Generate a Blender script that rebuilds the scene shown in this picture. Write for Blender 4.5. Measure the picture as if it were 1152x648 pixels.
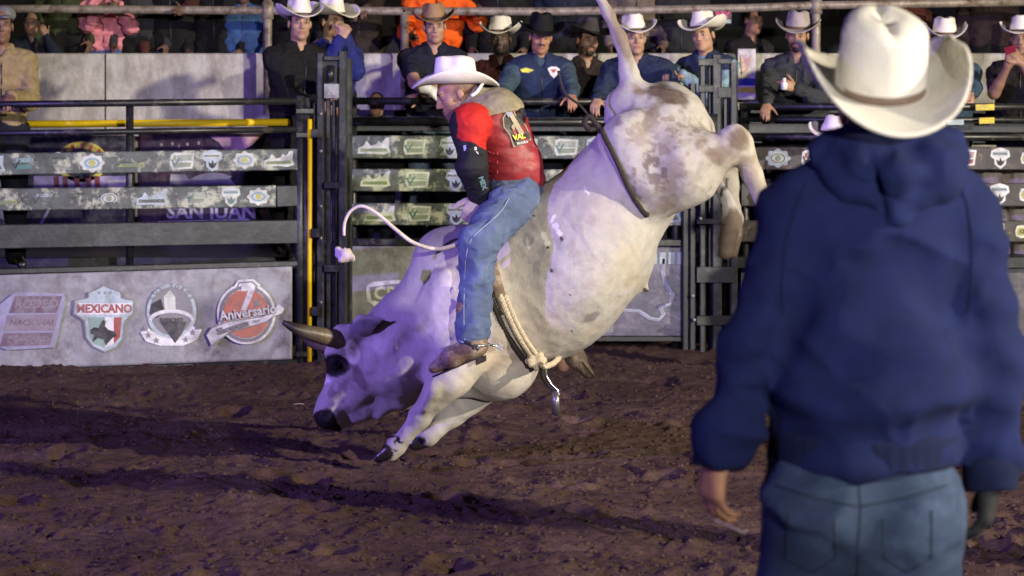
import bpy, bmesh, math, random
import numpy as np
from mathutils import Vector, Matrix
from mathutils.bvhtree import BVHTree
rng = np.random.RandomState(7); random.seed(7)
for o in list(bpy.data.objects): bpy.data.objects.remove(o)
SC = bpy.context.scene; COL = SC.collection
PI = math.pi
# ------------------------------------------------------------------ camera
FPX, YH, CH = 2500.0, 147.0, 1.55          # focal length in photo pixels, horizon row, camera height
def P(px, py, Y): return Vector(((px-576)/FPX*Y, Y, CH-(py-YH)/FPX*Y))
cd = bpy.data.cameras.new('camera'); cam = bpy.data.objects.new('camera', cd); COL.objects.link(cam)
cam.location = (0, 0, CH); cam.rotation_euler = (PI/2, 0, 0)
cd.sensor_width = 36; cd.lens = 36*FPX/1152; cd.shift_y = -(324-YH)/1152
cd.clip_end = 3000; cd.dof.use_dof = True; cd.dof.focus_distance = 10.5; cd.dof.aperture_fstop = 4.8
SC.camera = cam
# ------------------------------------------------------------------ world: night sky
w = bpy.data.worlds.new('World'); SC.world = w; w.use_nodes = True
nt = w.node_tree; bg = nt.nodes['Background']
sky = nt.nodes.new('ShaderNodeTexSky'); sky.sky_type = 'NISHITA'; sky.sun_disc = False
sky.sun_elevation = math.radians(-4); sky.sun_rotation = math.radians(120)
nt.links.new(sky.outputs[0], bg.inputs[0]); bg.inputs[1].default_value = 0.35
SC.view_settings.view_transform = 'Standard'; SC.view_settings.look = 'None'
SC.view_settings.exposure = 0.2; SC.view_settings.gamma = 1.0
# ------------------------------------------------------------------ arena floodlights (their housings are built further down)
LAMPS = [ # location, target, colour, watts, cone degrees, softness
    ((16.0, 1.5, 6.2), (0.0, 11.5, 0.8), (1.0, .88, .66), 19500, 60, .22),
    ((-9.5, 3.6, 3.8), (0.2, 11.0, 0.8), (.36, .23, 1.0), 5400, 70, .10),
    ((4.1, -9.0, 3.5), (1.05, 15.0, 1.8), (1.0, .93, .86), 9300, 27, .08),
]
for loc, tgt, col, W, cone, soft in LAMPS:
    l = bpy.data.lights.new('floodlight_lamp', 'SPOT'); l.energy = W; l.color = col
    l.spot_size = math.radians(cone); l.spot_blend = .7; l.shadow_soft_size = soft
    lo = bpy.data.objects.new('floodlight_lamp', l); COL.objects.link(lo); lo.location = loc
    lo.rotation_euler = (Vector(tgt)-Vector(loc)).to_track_quat('-Z', 'Y').to_euler()
# ------------------------------------------------------------------ numpy noise
_perm = rng.permutation(256).astype(np.int32); _perm = np.concatenate([_perm, _perm, _perm])
_val = rng.rand(256).astype(np.float32)*2-1
def vnoise(x, y, z):
    x = np.asarray(x, np.float32); y = np.asarray(y, np.float32); z = np.asarray(z, np.float32)
    x, y, z = np.broadcast_arrays(x, y, z)
    xi = np.floor(x).astype(np.int32); yi = np.floor(y).astype(np.int32); zi = np.floor(z).astype(np.int32)
    fx = x-xi; fy = y-yi; fz = z-zi
    u = fx*fx*(3-2*fx); v = fy*fy*(3-2*fy); t = fz*fz*(3-2*fz)
    def g(a, b, c): return _val[_perm[_perm[_perm[(xi+a) & 255]+((yi+b) & 255)]+((zi+c) & 255)]]
    def L(a, b, k): return a+(b-a)*k
    return L(L(L(g(0,0,0), g(1,0,0), u), L(g(0,1,0), g(1,1,0), u), v),
             L(L(g(0,0,1), g(1,0,1), u), L(g(0,1,1), g(1,1,1), u), v), t)
def fbm(x, y, z, n=4):
    s = 0; a = 1; f = 1; tot = 0
    for i in range(n):
        s = s+a*vnoise(x*f+17.3*i, y*f+5.1*i, z*f+9.7*i); tot += a; a *= .5; f *= 2.03
    return s/tot
# ------------------------------------------------------------------ signed distance modelling
V = lambda *a: np.array(a, np.float64)
class SDF:
    def __init__(s): s.p = []
    def cap(s, a, b, ra, rb=None, k=.03, op='u', flat=None, fr=1.0):
        a = np.array(a, float); b = np.array(b, float); rb = ra if rb is None else rb; R = max(ra, rb)*max(1, fr)
        def f(X, Y, Z):
            ba = b-a; L2 = max(float(ba@ba), 1e-9)
            dx = X-a[0]; dy = Y-a[1]; dz = Z-a[2]
            t = np.clip((dx*ba[0]+dy*ba[1]+dz*ba[2])/L2, 0, 1)
            dx = dx-t*ba[0]; dy = dy-t*ba[1]; dz = dz-t*ba[2]
            if flat is not None:
                n = np.array(flat, float); n = n/np.linalg.norm(n); q = (dx*n[0]+dy*n[1]+dz*n[2])*(1/fr-1)
                dx = dx+q*n[0]; dy = dy+q*n[1]; dz = dz+q*n[2]
            d = np.sqrt(dx*dx+dy*dy+dz*dz)-(ra+(rb-ra)*t)
            return d*min(1, fr)
        s.p.append((f, np.minimum(a, b)-R, np.maximum(a, b)+R, k, op)); return s
    def ell(s, c, r, R=None, k=.03, op='u'):
        c = np.array(c, float); r = np.array(r, float); R = np.eye(3) if R is None else np.array(R, float)
        def f(X, Y, Z):
            dx = X-c[0]; dy = Y-c[1]; dz = Z-c[2]
            l = [R[0, i]*dx+R[1, i]*dy+R[2, i]*dz for i in range(3)]
            k0 = np.sqrt((l[0]/r[0])**2+(l[1]/r[1])**2+(l[2]/r[2])**2)
            k1 = np.sqrt((l[0]/r[0]**2)**2+(l[1]/r[1]**2)**2+(l[2]/r[2]**2)**2)+1e-9
            return k0*(k0-1)/k1
        m = r.max(); s.p.append((f, c-m, c+m, k, op)); return s
    def chain(s, pts, rs, k=.03, **kw):
        for i in range(len(pts)-1): s.cap(pts[i], pts[i+1], rs[i], rs[i+1], k, **kw)
        return s
    def keep_above(s, c, n):   # keep only what lies on the n side of the plane through c
        c = np.array(c, float); n = nrm(n); s.p.append((lambda X, Y, Z: (X-c[0])*n[0]+(Y-c[1])*n[1]+(Z-c[2])*n[2], c-3, c+3, .004, 's')); return s
    def below(s, z):   # cut away everything under height z
        s.p.append((lambda X, Y, Z: (Z-z)+0*X+0*Y, np.array([-50., -50, -50]), np.array([50., 50, z+.02]), .004, 's')); return s
    def mesh(s, h, zfine=None, smooth=1):
        lo = np.min([p[1] for p in s.p if p[4] == 'u'], 0)-3*h; hi = np.max([p[2] for p in s.p if p[4] == 'u'], 0)+3*h
        xs = np.arange(lo[0], hi[0]+h, h); ys = np.arange(lo[1], hi[1]+h, h)
        if zfine is None: zs = np.arange(lo[2], hi[2]+h, h)
        else: zs = np.concatenate([np.arange(lo[2], zfine, 2*h), np.arange(zfine, hi[2]+h, h)])
        C = [xs, ys, zs]; D = np.full((len(xs), len(ys), len(zs)), 1.0, np.float32)
        for f, a, b, k, op in s.p:
            sl = []
            for i in range(3):
                i0 = max(np.searchsorted(C[i], a[i]-k-4*h)-1, 0); i1 = min(np.searchsorted(C[i], b[i]+k+4*h)+1, len(C[i]))
                sl.append(slice(i0, i1))
            if any(q.stop <= q.start for q in sl): continue
            d = f(xs[sl[0]][:, None, None].astype(np.float32), ys[sl[1]][None, :, None].astype(np.float32), zs[sl[2]][None, None, :].astype(np.float32)).astype(np.float32)
            o = D[tuple(sl)]
            if op == 'u':
                hh = np.maximum(k-np.abs(o-d), 0)/k; D[tuple(sl)] = np.minimum(o, d)-hh*hh*k*.25
            else:
                hh = np.maximum(k-np.abs(o+d), 0)/k; D[tuple(sl)] = np.maximum(o, -d)+hh*hh*k*.25
        I = D < 0
        c8 = [I[a:I.shape[0]-1+a, b:I.shape[1]-1+b, c:I.shape[2]-1+c] for a in (0, 1) for b in (0, 1) for c in (0, 1)]
        cnt = sum(x.astype(np.int8) for x in c8); act = (cnt > 0) & (cnt < 8)
        ii, jj, kk = np.nonzero(act); N = len(ii)
        G = np.empty((N, 2, 2, 2), np.float32)
        for a in (0, 1):
            for b in (0, 1):
                for c in (0, 1): G[:, a, b, c] = D[ii+a, jj+b, kk+c]
        acc = np.zeros((N, 3)); n = np.zeros(N)
        for ax in range(3):
            for u in (0, 1):
                for v in (0, 1):
                    p0 = [u, v]; p0.insert(ax, 0); p1 = [u, v]; p1.insert(ax, 1)
                    A = G[:, p0[0], p0[1], p0[2]]; B = G[:, p1[0], p1[1], p1[2]]; m = (A < 0) != (B < 0)
                    t = np.where(m, A/np.where(m, A-B, 1), 0); q = np.tile(np.array(p0, float), (N, 1)); q[:, ax] = t
                    acc += q*m[:, None]; n += m
        loc = acc/n[:, None]
        def co(arr, i, f): return arr[i]+(arr[np.minimum(i+1, len(arr)-1)]-arr[i])*f
        vt = np.stack([co(xs, ii, loc[:, 0]), co(ys, jj, loc[:, 1]), co(zs, kk, loc[:, 2])], 1)
        idx = np.full(act.shape, -1, np.int32); idx[ii, jj, kk] = np.arange(N)
        Q = []
        for ax in range(3):
            sh = [slice(None)]*3; sh2 = [slice(None)]*3; sh[ax] = slice(0, -1); sh2[ax] = slice(1, None)
            m = I[tuple(sh)] != I[tuple(sh2)]; e = np.nonzero(m); e = [np.array(q) for q in e]
            o1, o2 = [(1, 2), (2, 0), (0, 1)][ax]
            ok = (e[o1] > 0) & (e[o2] > 0) & (e[o1] < act.shape[o1]) & (e[o2] < act.shape[o2]); e = [q[ok] for q in e]
            def cell(d1, d2):
                q = [x.copy() for x in e]; q[o1] -= d1; q[o2] -= d2; return idx[q[0], q[1], q[2]]
            quad = np.stack([cell(1, 1), cell(0, 1), cell(0, 0), cell(1, 0)], 1)
            fl = ~I[e[0], e[1], e[2]]; quad[fl] = quad[fl][:, ::-1]; Q.append(quad)
        q = np.concatenate(Q); q = q[(q >= 0).all(1)]
        for _ in range(smooth):
            sm = np.zeros_like(vt); c = np.zeros(N)
            for a in range(4):
                b = (a+1) % 4; np.add.at(sm, q[:, a], vt[q[:, b]]); np.add.at(sm, q[:, b], vt[q[:, a]]); np.add.at(c, q[:, a], 1); np.add.at(c, q[:, b], 1)
            vt = vt*.4+.6*sm/np.maximum(c, 1)[:, None]
        return vt, q
def normals(vt, q):
    fn = np.cross(vt[q[:, 2]]-vt[q[:, 0]], vt[q[:, 3]]-vt[q[:, 1]]); n = np.zeros_like(vt)
    for a in range(4): np.add.at(n, q[:, a], fn)
    return n/(np.linalg.norm(n, axis=1)[:, None]+1e-12)
# ------------------------------------------------------------------ object helpers
def tag(o, label=None, cat=None, group=None, kind=None):
    if label: o['label'] = label
    if cat: o['category'] = cat
    if group: o['group'] = group
    if kind: o['kind'] = kind
    return o
def empty(name, loc, label, cat, group=None):
    o = bpy.data.objects.new(name, None); COL.objects.link(o); o.location = loc; o.empty_display_size = .1
    return tag(o, label, cat, group)
def root_of(o):
    while o.parent: o = o.parent
    return o
def link(name, me, parent=None, mat=None, smooth=True):
    o = bpy.data.objects.new(name, me); COL.objects.link(o)
    if parent is not None: o.parent = parent
    if mat is not None and not me.materials:
        for m in (mat if isinstance(mat, (list, tuple)) else [mat]): me.materials.append(m)
    if smooth: me.polygons.foreach_set('use_smooth', [True]*len(me.polygons))
    return o
def npmesh(name, vt, q, parent=None, mat=None, col=None, smooth=True, kind=None):
    """world-space vertices; stored relative to the top-level thing"""
    if parent is not None: vt = vt-np.array(root_of(parent).location)
    me = bpy.data.meshes.new(name); nf = len(q)
    me.vertices.add(len(vt)); me.vertices.foreach_set('co', vt.astype(np.float32).ravel())
    k = q.shape[1]; me.loops.add(nf*k); me.loops.foreach_set('vertex_index', q.astype(np.int32).ravel())
    me.polygons.add(nf); me.polygons.foreach_set('loop_start', np.arange(nf, dtype=np.int32)*k)
    me.update(calc_edges=True)
    if col is not None:
        at = me.color_attributes.new('paint', 'FLOAT_COLOR', 'POINT')
        at.data.foreach_set('color', np.concatenate([col, np.ones((len(vt), 1))], 1).astype(np.float32).ravel())
    return link(name, me, parent, mat, smooth)
class MB:
    """collects boxes, tubes, prisms into one mesh (world space)"""
    def __init__(s): s.v = []; s.f = []; s.m = []
    def add(s, vs, fs, m=0):
        b = len(s.v); s.v += [tuple(v) for v in vs]; s.f += [tuple(b+i for i in f) for f in fs]; s.m += [m]*len(fs); return s
    def tube(s, pts, r, n=10, m=0, cap=True, flat=None):
        pts = [Vector(p) for p in pts]; rs = r if isinstance(r, (list, tuple)) else [r]*len(pts)
        vs = []; fs = []; up = None
        for i, p in enumerate(pts):
            d = (pts[min(i+1, len(pts)-1)]-pts[max(i-1, 0)]).normalized()
            if up is None: up = d.orthogonal().normalized() if flat is None else Vector(flat)
            up = (up-d*up.dot(d)).normalized() if flat is None else (Vector(flat)-d*Vector(flat).dot(d)).normalized()
            sd = d.cross(up)
            for k in range(n):
                a = 2*PI*k/n; ww = 1 if flat is None else .35
                vs.append(p+up*math.cos(a)*rs[i]*ww+sd*math.sin(a)*rs[i])
        for i in range(len(pts)-1):
            for k in range(n): fs.append((i*n+k, i*n+(k+1) % n, (i+1)*n+(k+1) % n, (i+1)*n+k))
        if cap: fs += [tuple(range(n))[::-1], tuple((len(pts)-1)*n+k for k in range(n))]
        return s.add(vs, fs, m)
    def beam(s, a, b, w, d, m=0, bev=.004):
        """rectangular bar a->b, w = height across (z-ish), d = depth (y-ish), with chamfered edges"""
        a = Vector(a); b = Vector(b); x = (b-a).normalized(); ref = Vector((0, 1, 0)) if abs(x.y) < .9 else Vector((0, 0, 1))
        z = x.cross(ref).normalized(); y = z.cross(x).normalized(); hw = w/2; hd = d/2; c = min(bev, hw*.4, hd*.4)
        pr = [(-hw+c, -hd), (hw-c, -hd), (hw, -hd+c), (hw, hd-c), (hw-c, hd), (-hw+c, hd), (-hw, hd-c), (-hw, -hd+c)]
        vs = [p+z*u+y*v for p in (a, b) for u, v in pr]
        fs = [(k, (k+1) % 8, 8+(k+1) % 8, 8+k) for k in range(8)]+[tuple(range(8))[::-1], tuple(range(8, 16))]
        return s.add(vs, fs, m)
    def prism(s, pts, n, th, m=0):
        """flat polygon (world points) given thickness th towards n"""
        n = Vector(n)*th; k = len(pts); vs = [Vector(p) for p in pts]+[Vector(p)+n for p in pts]
        fs = [tuple(range(k)), tuple(range(k, 2*k))[::-1]]+[(i, i+k, (i+1) % k+k, (i+1) % k) for i in range(k)]
        return s.add(vs, fs, m)
    def build(s, name, mat, parent=None, smooth=False):
        o0 = Vector(root_of(parent).location) if parent is not None else Vector((0, 0, 0))
        me = bpy.data.meshes.new(name); me.from_pydata([tuple(Vector(v)-o0) for v in s.v], [], s.f)
        mats = mat if isinstance(mat, (list, tuple)) else [mat]
        for q in mats: me.materials.append(q)
        me.polygons.foreach_set('material_index', s.m)
        bm = bmesh.new(); bm.from_mesh(me); bmesh.ops.recalc_face_normals(bm, faces=bm.faces); bm.to_mesh(me); bm.free()
        o = link(name, me, parent, None, smooth)
        return o
# ------------------------------------------------------------------ materials
def new_mat(name):
    m = bpy.data.materials.new(name); m.use_nodes = True; nt = m.node_tree
    return m, nt, nt.nodes['Principled BSDF']
def ramp(nt, fac, stops):
    r = nt.nodes.new('ShaderNodeValToRGB'); nt.links.new(fac, r.inputs[0])
    while len(r.color_ramp.elements) < len(stops): r.color_ramp.elements.new(.5)
    for e, (p, c) in zip(r.color_ramp.elements, stops): e.position = p; e.color = (*c, 1)
    return r.outputs[0]
def noise(nt, scale, detail=5, rough=.6, vec=None, dist=0):
    n = nt.nodes.new('ShaderNodeTexNoise'); n.inputs['Scale'].default_value = scale; n.inputs['Detail'].default_value = detail
    n.inputs['Roughness'].default_value = rough; n.inputs['Distortion'].default_value = dist
    if vec is None:
        tc = nt.nodes.new('ShaderNodeTexCoord'); vec = tc.outputs['Object']
    nt.links.new(vec, n.inputs['Vector']); return n.outputs['Fac']
def mapping(nt, scale):
    tc = nt.nodes.new('ShaderNodeTexCoord'); mp = nt.nodes.new('ShaderNodeMapping'); mp.inputs['Scale'].default_value = scale
    nt.links.new(tc.outputs['Object'], mp.inputs[0]); return mp.outputs[0]
def bump(nt, bs, h, strength, dist):
    b = nt.nodes.new('ShaderNodeBump'); b.inputs['Strength'].default_value = strength; b.inputs['Distance'].default_value = dist
    nt.links.new(h, b.inputs['Height']); nt.links.new(b.outputs[0], bs.inputs['Normal']); return b
def mixc(nt, f, a, b, mode='MIX'):
    x = nt.nodes.new('ShaderNodeMix'); x.data_type = 'RGBA'; x.blend_type = mode
    for s, v in ((0, f), (6, a), (7, b)):
        if isinstance(v, (int, float)): x.inputs[s].default_value = v
        elif isinstance(v, tuple): x.inputs[s].default_value = (*v, 1)
        else: nt.links.new(v, x.inputs[s])
    return x.outputs[2]
_cache = {}
def cloth(c, rough=.85, var=.25, bs=.35, scale=140, sheen=.0):
    key = ('cloth', tuple(c), rough, var, scale)
    if key in _cache: return _cache[key]
    m, nt, b = new_mat('cloth'); n = noise(nt, 16, 8)
    lo = tuple(x*(1-var) for x in c); hi = tuple(min(1, x*(1+var)) for x in c)
    nt.links.new(ramp(nt, n, [(.3, lo), (.7, hi)]), b.inputs['Base Color']); b.inputs['Roughness'].default_value = rough
    b.inputs['Specular IOR Level'].default_value = .25
    bump(nt, b, noise(nt, scale, 3), bs, .003); _cache[key] = m; return m
def denim(c):
    key = ('denim', c)
    if key in _cache: return _cache[key]
    m, nt, b = new_mat('denim'); n = noise(nt, 7, 8, .65); f = noise(nt, 350, 2, .5, mapping(nt, (1, 1, 3)))
    base = ramp(nt, n, [(.3, tuple(x*.55 for x in c)), (.55, c), (.75, tuple(min(1, x*1.8+.03) for x in c))])
    nt.links.new(mixc(nt, .3, base, ramp(nt, f, [(.35, tuple(x*.5 for x in c)), (.65, tuple(x*1.6 for x in c))])), b.inputs['Base Color'])
    b.inputs['Roughness'].default_value = .85; b.inputs['Specular IOR Level'].default_value = .2
    bump(nt, b, f, .4, .002); _cache[key] = m; return m
def painted(name, rough=.5, nscale=30, namp=.18, bscale=90, bd=.002, spec=.3, sss=0):
    m, nt, b = new_mat(name); a = nt.nodes.new('ShaderNodeAttribute'); a.attribute_name = 'paint'
    n = noise(nt, nscale, 6, .65); v = ramp(nt, n, [(.3, (1-namp,)*3), (.7, (1+namp*.3,)*3)])
    nt.links.new(mixc(nt, 1.0, a.outputs['Color'], v, 'MULTIPLY'), b.inputs['Base Color'])
    b.inputs['Roughness'].default_value = rough; b.inputs['Specular IOR Level'].default_value = spec
    bump(nt, b, noise(nt, bscale, 4), .5, bd)
    if sss: b.inputs['Subsurface Weight'].default_value = sss; b.inputs['Subsurface Radius'].default_value = (.01, .004, .002)
    return m
def plain(name, c, rough=.5, metal=0, var=.3, scale=12, bs=.3, bscale=60, bd=.003, spec=.4, dirt=None, dscale=4, dlo=.5, dhi=.62):
    m, nt, b = new_mat(name); n = noise(nt, scale, 6, .65)
    o = ramp(nt, n, [(.3, tuple(x*(1-var) for x in c)), (.7, tuple(min(1, x*(1+var)) for x in c))])
    if dirt is not None: o = mixc(nt, ramp(nt, noise(nt, dscale, 9, .72), [(dlo, (0, 0, 0)), (dhi, (1, 1, 1))]), o, dirt)
    nt.links.new(o, b.inputs['Base Color']); b.inputs['Roughness'].default_value = rough; b.inputs['Metallic'].default_value = metal
    b.inputs['Specular IOR Level'].default_value = spec
    bump(nt, b, noise(nt, bscale, 5), bs, bd); return m
M = {}
M['pipe'] = plain('black_pipe_paint', (.013, .0135, .016), .38, 0, .4, 20, .3, 40, .003, .5, (.13, .12, .11), 7, .55, .72)
M['pipe2'] = plain('worn_grey_steel', (.024, .026, .031), .42, .3, .4, 14, .3, 50, .003, .5, (.10, .10, .10), 8, .5, .7)
M['plate'] = plain('bare_steel_plate', (.30, .31, .30), .45, .5, .3, 30, .3, 60, .002, .5, (.1, .1, .1), 9)
M['yellow'] = plain('yellow_paint', (.72, .50, .01), .45, 0, .1, 8, .2, 50, .002, .4, (.12, .1, .03), 5, .62, .72)
M['galv'] = plain('galvanised_pipe', (.30, .26, .22), .5, .2, .35, 18, .4, 50, .004, .4, (.10, .06, .04), 8, .5, .65)
M['slat_worn'] = plain('worn_mottled_vinyl', (.065, .078, .075), .45, 0, .6, 14, .35, 40, .003, .4, (.40, .43, .32), 8, .50, .60)
M['slat_dark'] = plain('dark_vinyl', (.05, .045, .048), .45, 0, .5, 14, .3, 40, .003, .4, (.22, .16, .13), 11, .56, .7)
M['slat_black'] = plain('dark_steel_plank', (.018, .020, .025), .42, .2, .5, 7, .4, 30, .004, .5, (.06, .062, .065), 5, .48, .7)
M['panel'] = plain('dirty_shaded_sheet', (.27, .28, .295), .5, 0, .4, 4, .5, 18, .010, .35, (.13, .12, .115), 3.6, .47, .66)  # blotches are dirt; base also darkened to stand in for shade on the sheet
M['panel_purple'] = plain('dark_print_sheet', (.10, .095, .13), .35, 0, .4, 6, .4, 20, .005, .4, (.18, .17, .2), 6, .5, .65)
M['concrete'] = plain('stained_white_concrete', (.52, .51, .50), .85, 0, .2, 5, .6, 25, .006, .2, (.24, .21, .18), 3.2, .52, .66)
def _concrete():
    m, nt, b = new_mat('stained_white_concrete')
    a = ramp(nt, noise(nt, 2.2, 9, .7), [(.30, (.28, .26, .25)), (.46, (.52, .51, .49)), (.7, (.66, .65, .63))])
    drip = ramp(nt, noise(nt, 3.5, 8, .7, mapping(nt, (1.6, 1, .7))), [(.42, (.42, .38, .34)), (.58, (1, 1, 1))])
    chip = ramp(nt, noise(nt, 5.5, 9, .75, None, .6), [(.60, (1, 1, 1)), (.66, (.50, .42, .35))])
    nt.links.new(mixc(nt, .55, mixc(nt, .6, a, drip, 'MULTIPLY'), chip, 'MULTIPLY'), b.inputs['Base Color']); b.inputs['Roughness'].default_value = .88
    bump(nt, b, noise(nt, 18, 8, .7), .7, .012); return m
M['concrete'] = _concrete()
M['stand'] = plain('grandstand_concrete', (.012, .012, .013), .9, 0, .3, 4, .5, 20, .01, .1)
M['felt_white'] = plain('white_straw', (.72, .69, .64), .75, 0, .06, 30, .6, 260, .002, .2)
M['felt_tan'] = plain('tan_felt', (.30, .19, .11), .85, 0, .12, 20, .3, 200, .001, .1)
M['felt_grey'] = plain('grey_felt', (.34, .30, .30), .85, 0, .12, 20, .3, 200, .001, .1)
M['felt_black'] = plain('black_felt', (.012, .012, .014), .8, 0, .2, 20, .3, 200, .001, .15)
M['felt_dark'] = plain('charcoal_felt', (.05, .045, .05), .85, 0, .2, 20, .3, 200, .001, .15)
M['band'] = plain('hat_band', (.10, .06, .035), .6, 0, .3, 40)
M['leather'] = plain('brown_boot_leather', (.15, .095, .065), .6, 0, .35, 25, .4, 60, .002, .3, (.33, .27, .21), 12, .46, .6)
M['leather_dk'] = plain('black_boot_leather', (.02, .017, .016), .3, 0, .3, 25, .4, 60, .002, .6)
M['vest'] = plain('red_leather_vest', (.27, .022, .030), .5, 0, .3, 16, .5, 30, .006, .5, (.42, .16, .15), 14, .60, .72)
M['collar'] = plain('tan_suede_collar', (.27, .235, .16), .85, 0, .25, 25, .4, 90, .002, .2)
M['rope'] = plain('cream_braided_rope', (.55, .47, .36), .85, 0, .3, 90, 1.0, 170, .006, .1)
M['rope_dk'] = plain('dark_rope', (.035, .028, .025), .75, 0, .4, 90, .9, 170, .005, .2)
M['steel'] = plain('bright_steel', (.55, .55, .56), .25, .9, .2, 40)
M['hair'] = plain('dark_hair', (.012, .009, .008), .55, 0, .3, 80, .8, 120, .004, .3)
M['eye'] = plain('glossy_eye', (.006, .005, .005), .06, 0, .1, 10, 0, 10, .001, .6)
M['horn'], nt_, b_ = new_mat('horn')
_tc = nt_.nodes.new('ShaderNodeAttribute'); _tc.attribute_name = 'paint'
nt_.links.new(mixc(nt_, 1.0, _tc.outputs['Color'], ramp(nt_, noise(nt_, 40, 6, .6, mapping(nt_, (3, 1, 1))), [(.3, (.6, .6, .6)), (.7, (1.1, 1.1, 1.1))]), 'MULTIPLY'), b_.inputs['Base Color'])
b_.inputs['Roughness'].default_value = .38; bump(nt_, b_, noise(nt_, 60, 4, .6, mapping(nt_, (4, 1, 1))), .5, .003)
M['skin'] = painted('skin', .5, 25, .14, 120, .0012, .35, .12)
M['hide'] = painted('bull_hide', .75, 20, .17, 170, .006, .22)
M['white_glove'] = plain('white_glove', (.75, .75, .74), .8)
def flatmat(name, c, rough=.55, dirt=None):
    k = ('flat', name)
    if k not in _cache: _cache[k] = plain(name, c, rough, 0, .15, 14, .2, 40, .002, .3, dirt or tuple(x*.45+.10 for x in c), 11, .44, .62)
    return _cache[k]
# ------------------------------------------------------------------ people
def nrm(v): v = np.array(v, float); return v/(np.linalg.norm(v)+1e-12)
def frame(f, up=(0, 0, 1)):
    """columns: side, forward, up"""
    f = nrm(f); u = np.array(up, float); u = nrm(u-f*(u@f)); s = np.cross(f, u); return np.stack([s, f, u], 1)
def head_prims(S, c, R, k=1.0, jaw=1.0):
    T = lambda x, y, z: c+R@(np.array([x, y, z])*k)
    E = lambda p, r, kk=.02, op='u': S.ell(T(*p), np.array(r)*k, R, kk, op)
    E((0, -.014, .036), (.074, .094, .084)); E((0, .022, -.048), (.053*jaw, .062, .070), .035)
    E((0, .058, -.098), (.026, .022, .018), .03)
    for s in (-1, 1):
        E((s*.043, .048, -.022), (.022, .024, .02), .03); E((s*.043, .012, -.072), (.016, .03, .02), .03)
        E((s*.079, -.008, -.006), (.009, .018, .031), .01)
    S.cap(T(-.034, .079, .024), T(.034, .079, .024), .011*k, .011*k, .02)
    for s in (-1, 1): E((s*.031, .096, .004), (.016, .016, .011), .014, 's'); E((s*.031, .073, .003), (.013, .012, .008), .004)
    S.cap(T(0, .084, .012), T(0, .103, -.030), .008*k, .0115*k, .012)
    for s in (-1, 1): E((s*.012, .094, -.034), (.009, .011, .008), .006)
    E((0, .080, -.059), (.024, .013, .006), .008); E((0, .079, -.071), (.021, .013, .007), .008)
    E((0, .104, -.0648), (.024, .012, .0018), .004, 's')
def hand_prims(S, w, d, n, t, k=1.0, curl=(.35, .4, .45, .5), joint=1.0, tcurl=.3, spread=.05, grow=0.0, kk=.008):
    """w wrist, d finger direction, n back of hand, t thumb side"""
    w = np.array(w, float); d = nrm(d); n = nrm(np.array(n, float)-d*(np.array(n, float)@d)); t = nrm(np.array(t, float)-d*(np.array(t, float)@d)-n*(np.array(t, float)@n))
    offs = (.030, .010, -.010, -.029); L = ((.042, .026, .020), (.046, .029, .021), (.042, .027, .020), (.034, .021, .018)); rr = (.0095, .0098, .0092, .0082)
    for i in range(4):
        b = w+(d*(.088-abs(offs[i])*.15)+t*offs[i])*k
        S.cap(w+(d*.012+t*offs[i]*.55)*k, b, (.017+grow)*k, (.0115+grow)*k, .018)
        a = curl[i]; dd = nrm(d+t*offs[i]*spread*20); p = b
        for j in range(3):
            a2 = a*(1+joint*j); u = dd*math.cos(a2)-n*math.sin(a2); q = p+u*L[i][j]*k
            S.cap(p, q, (rr[i]*(1-.08*j)+grow)*k, (rr[i]*(.93-.1*j)+grow)*k, kk if j == 0 else .003); p = q
    p0 = w+(d*.022+t*.022-n*.006)*k; u = nrm(d*.62+t*.75-n*.25); p1 = p0+u*.045*k
    u2 = nrm(u*math.cos(tcurl)+d*math.sin(tcurl)-n*.15); p2 = p1+u2*.032*k; u3 = nrm(u2+d*.4-n*tcurl*.4); p3 = p2+u3*.025*k
    S.cap(p0, p1, (.016+grow)*k, (.0125+grow)*k, .015).cap(p1, p2, (.0115+grow)*k, (.0105+grow)*k, .004).cap(p2, p3, (.0105+grow)*k, (.0085+grow)*k, .004)
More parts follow.
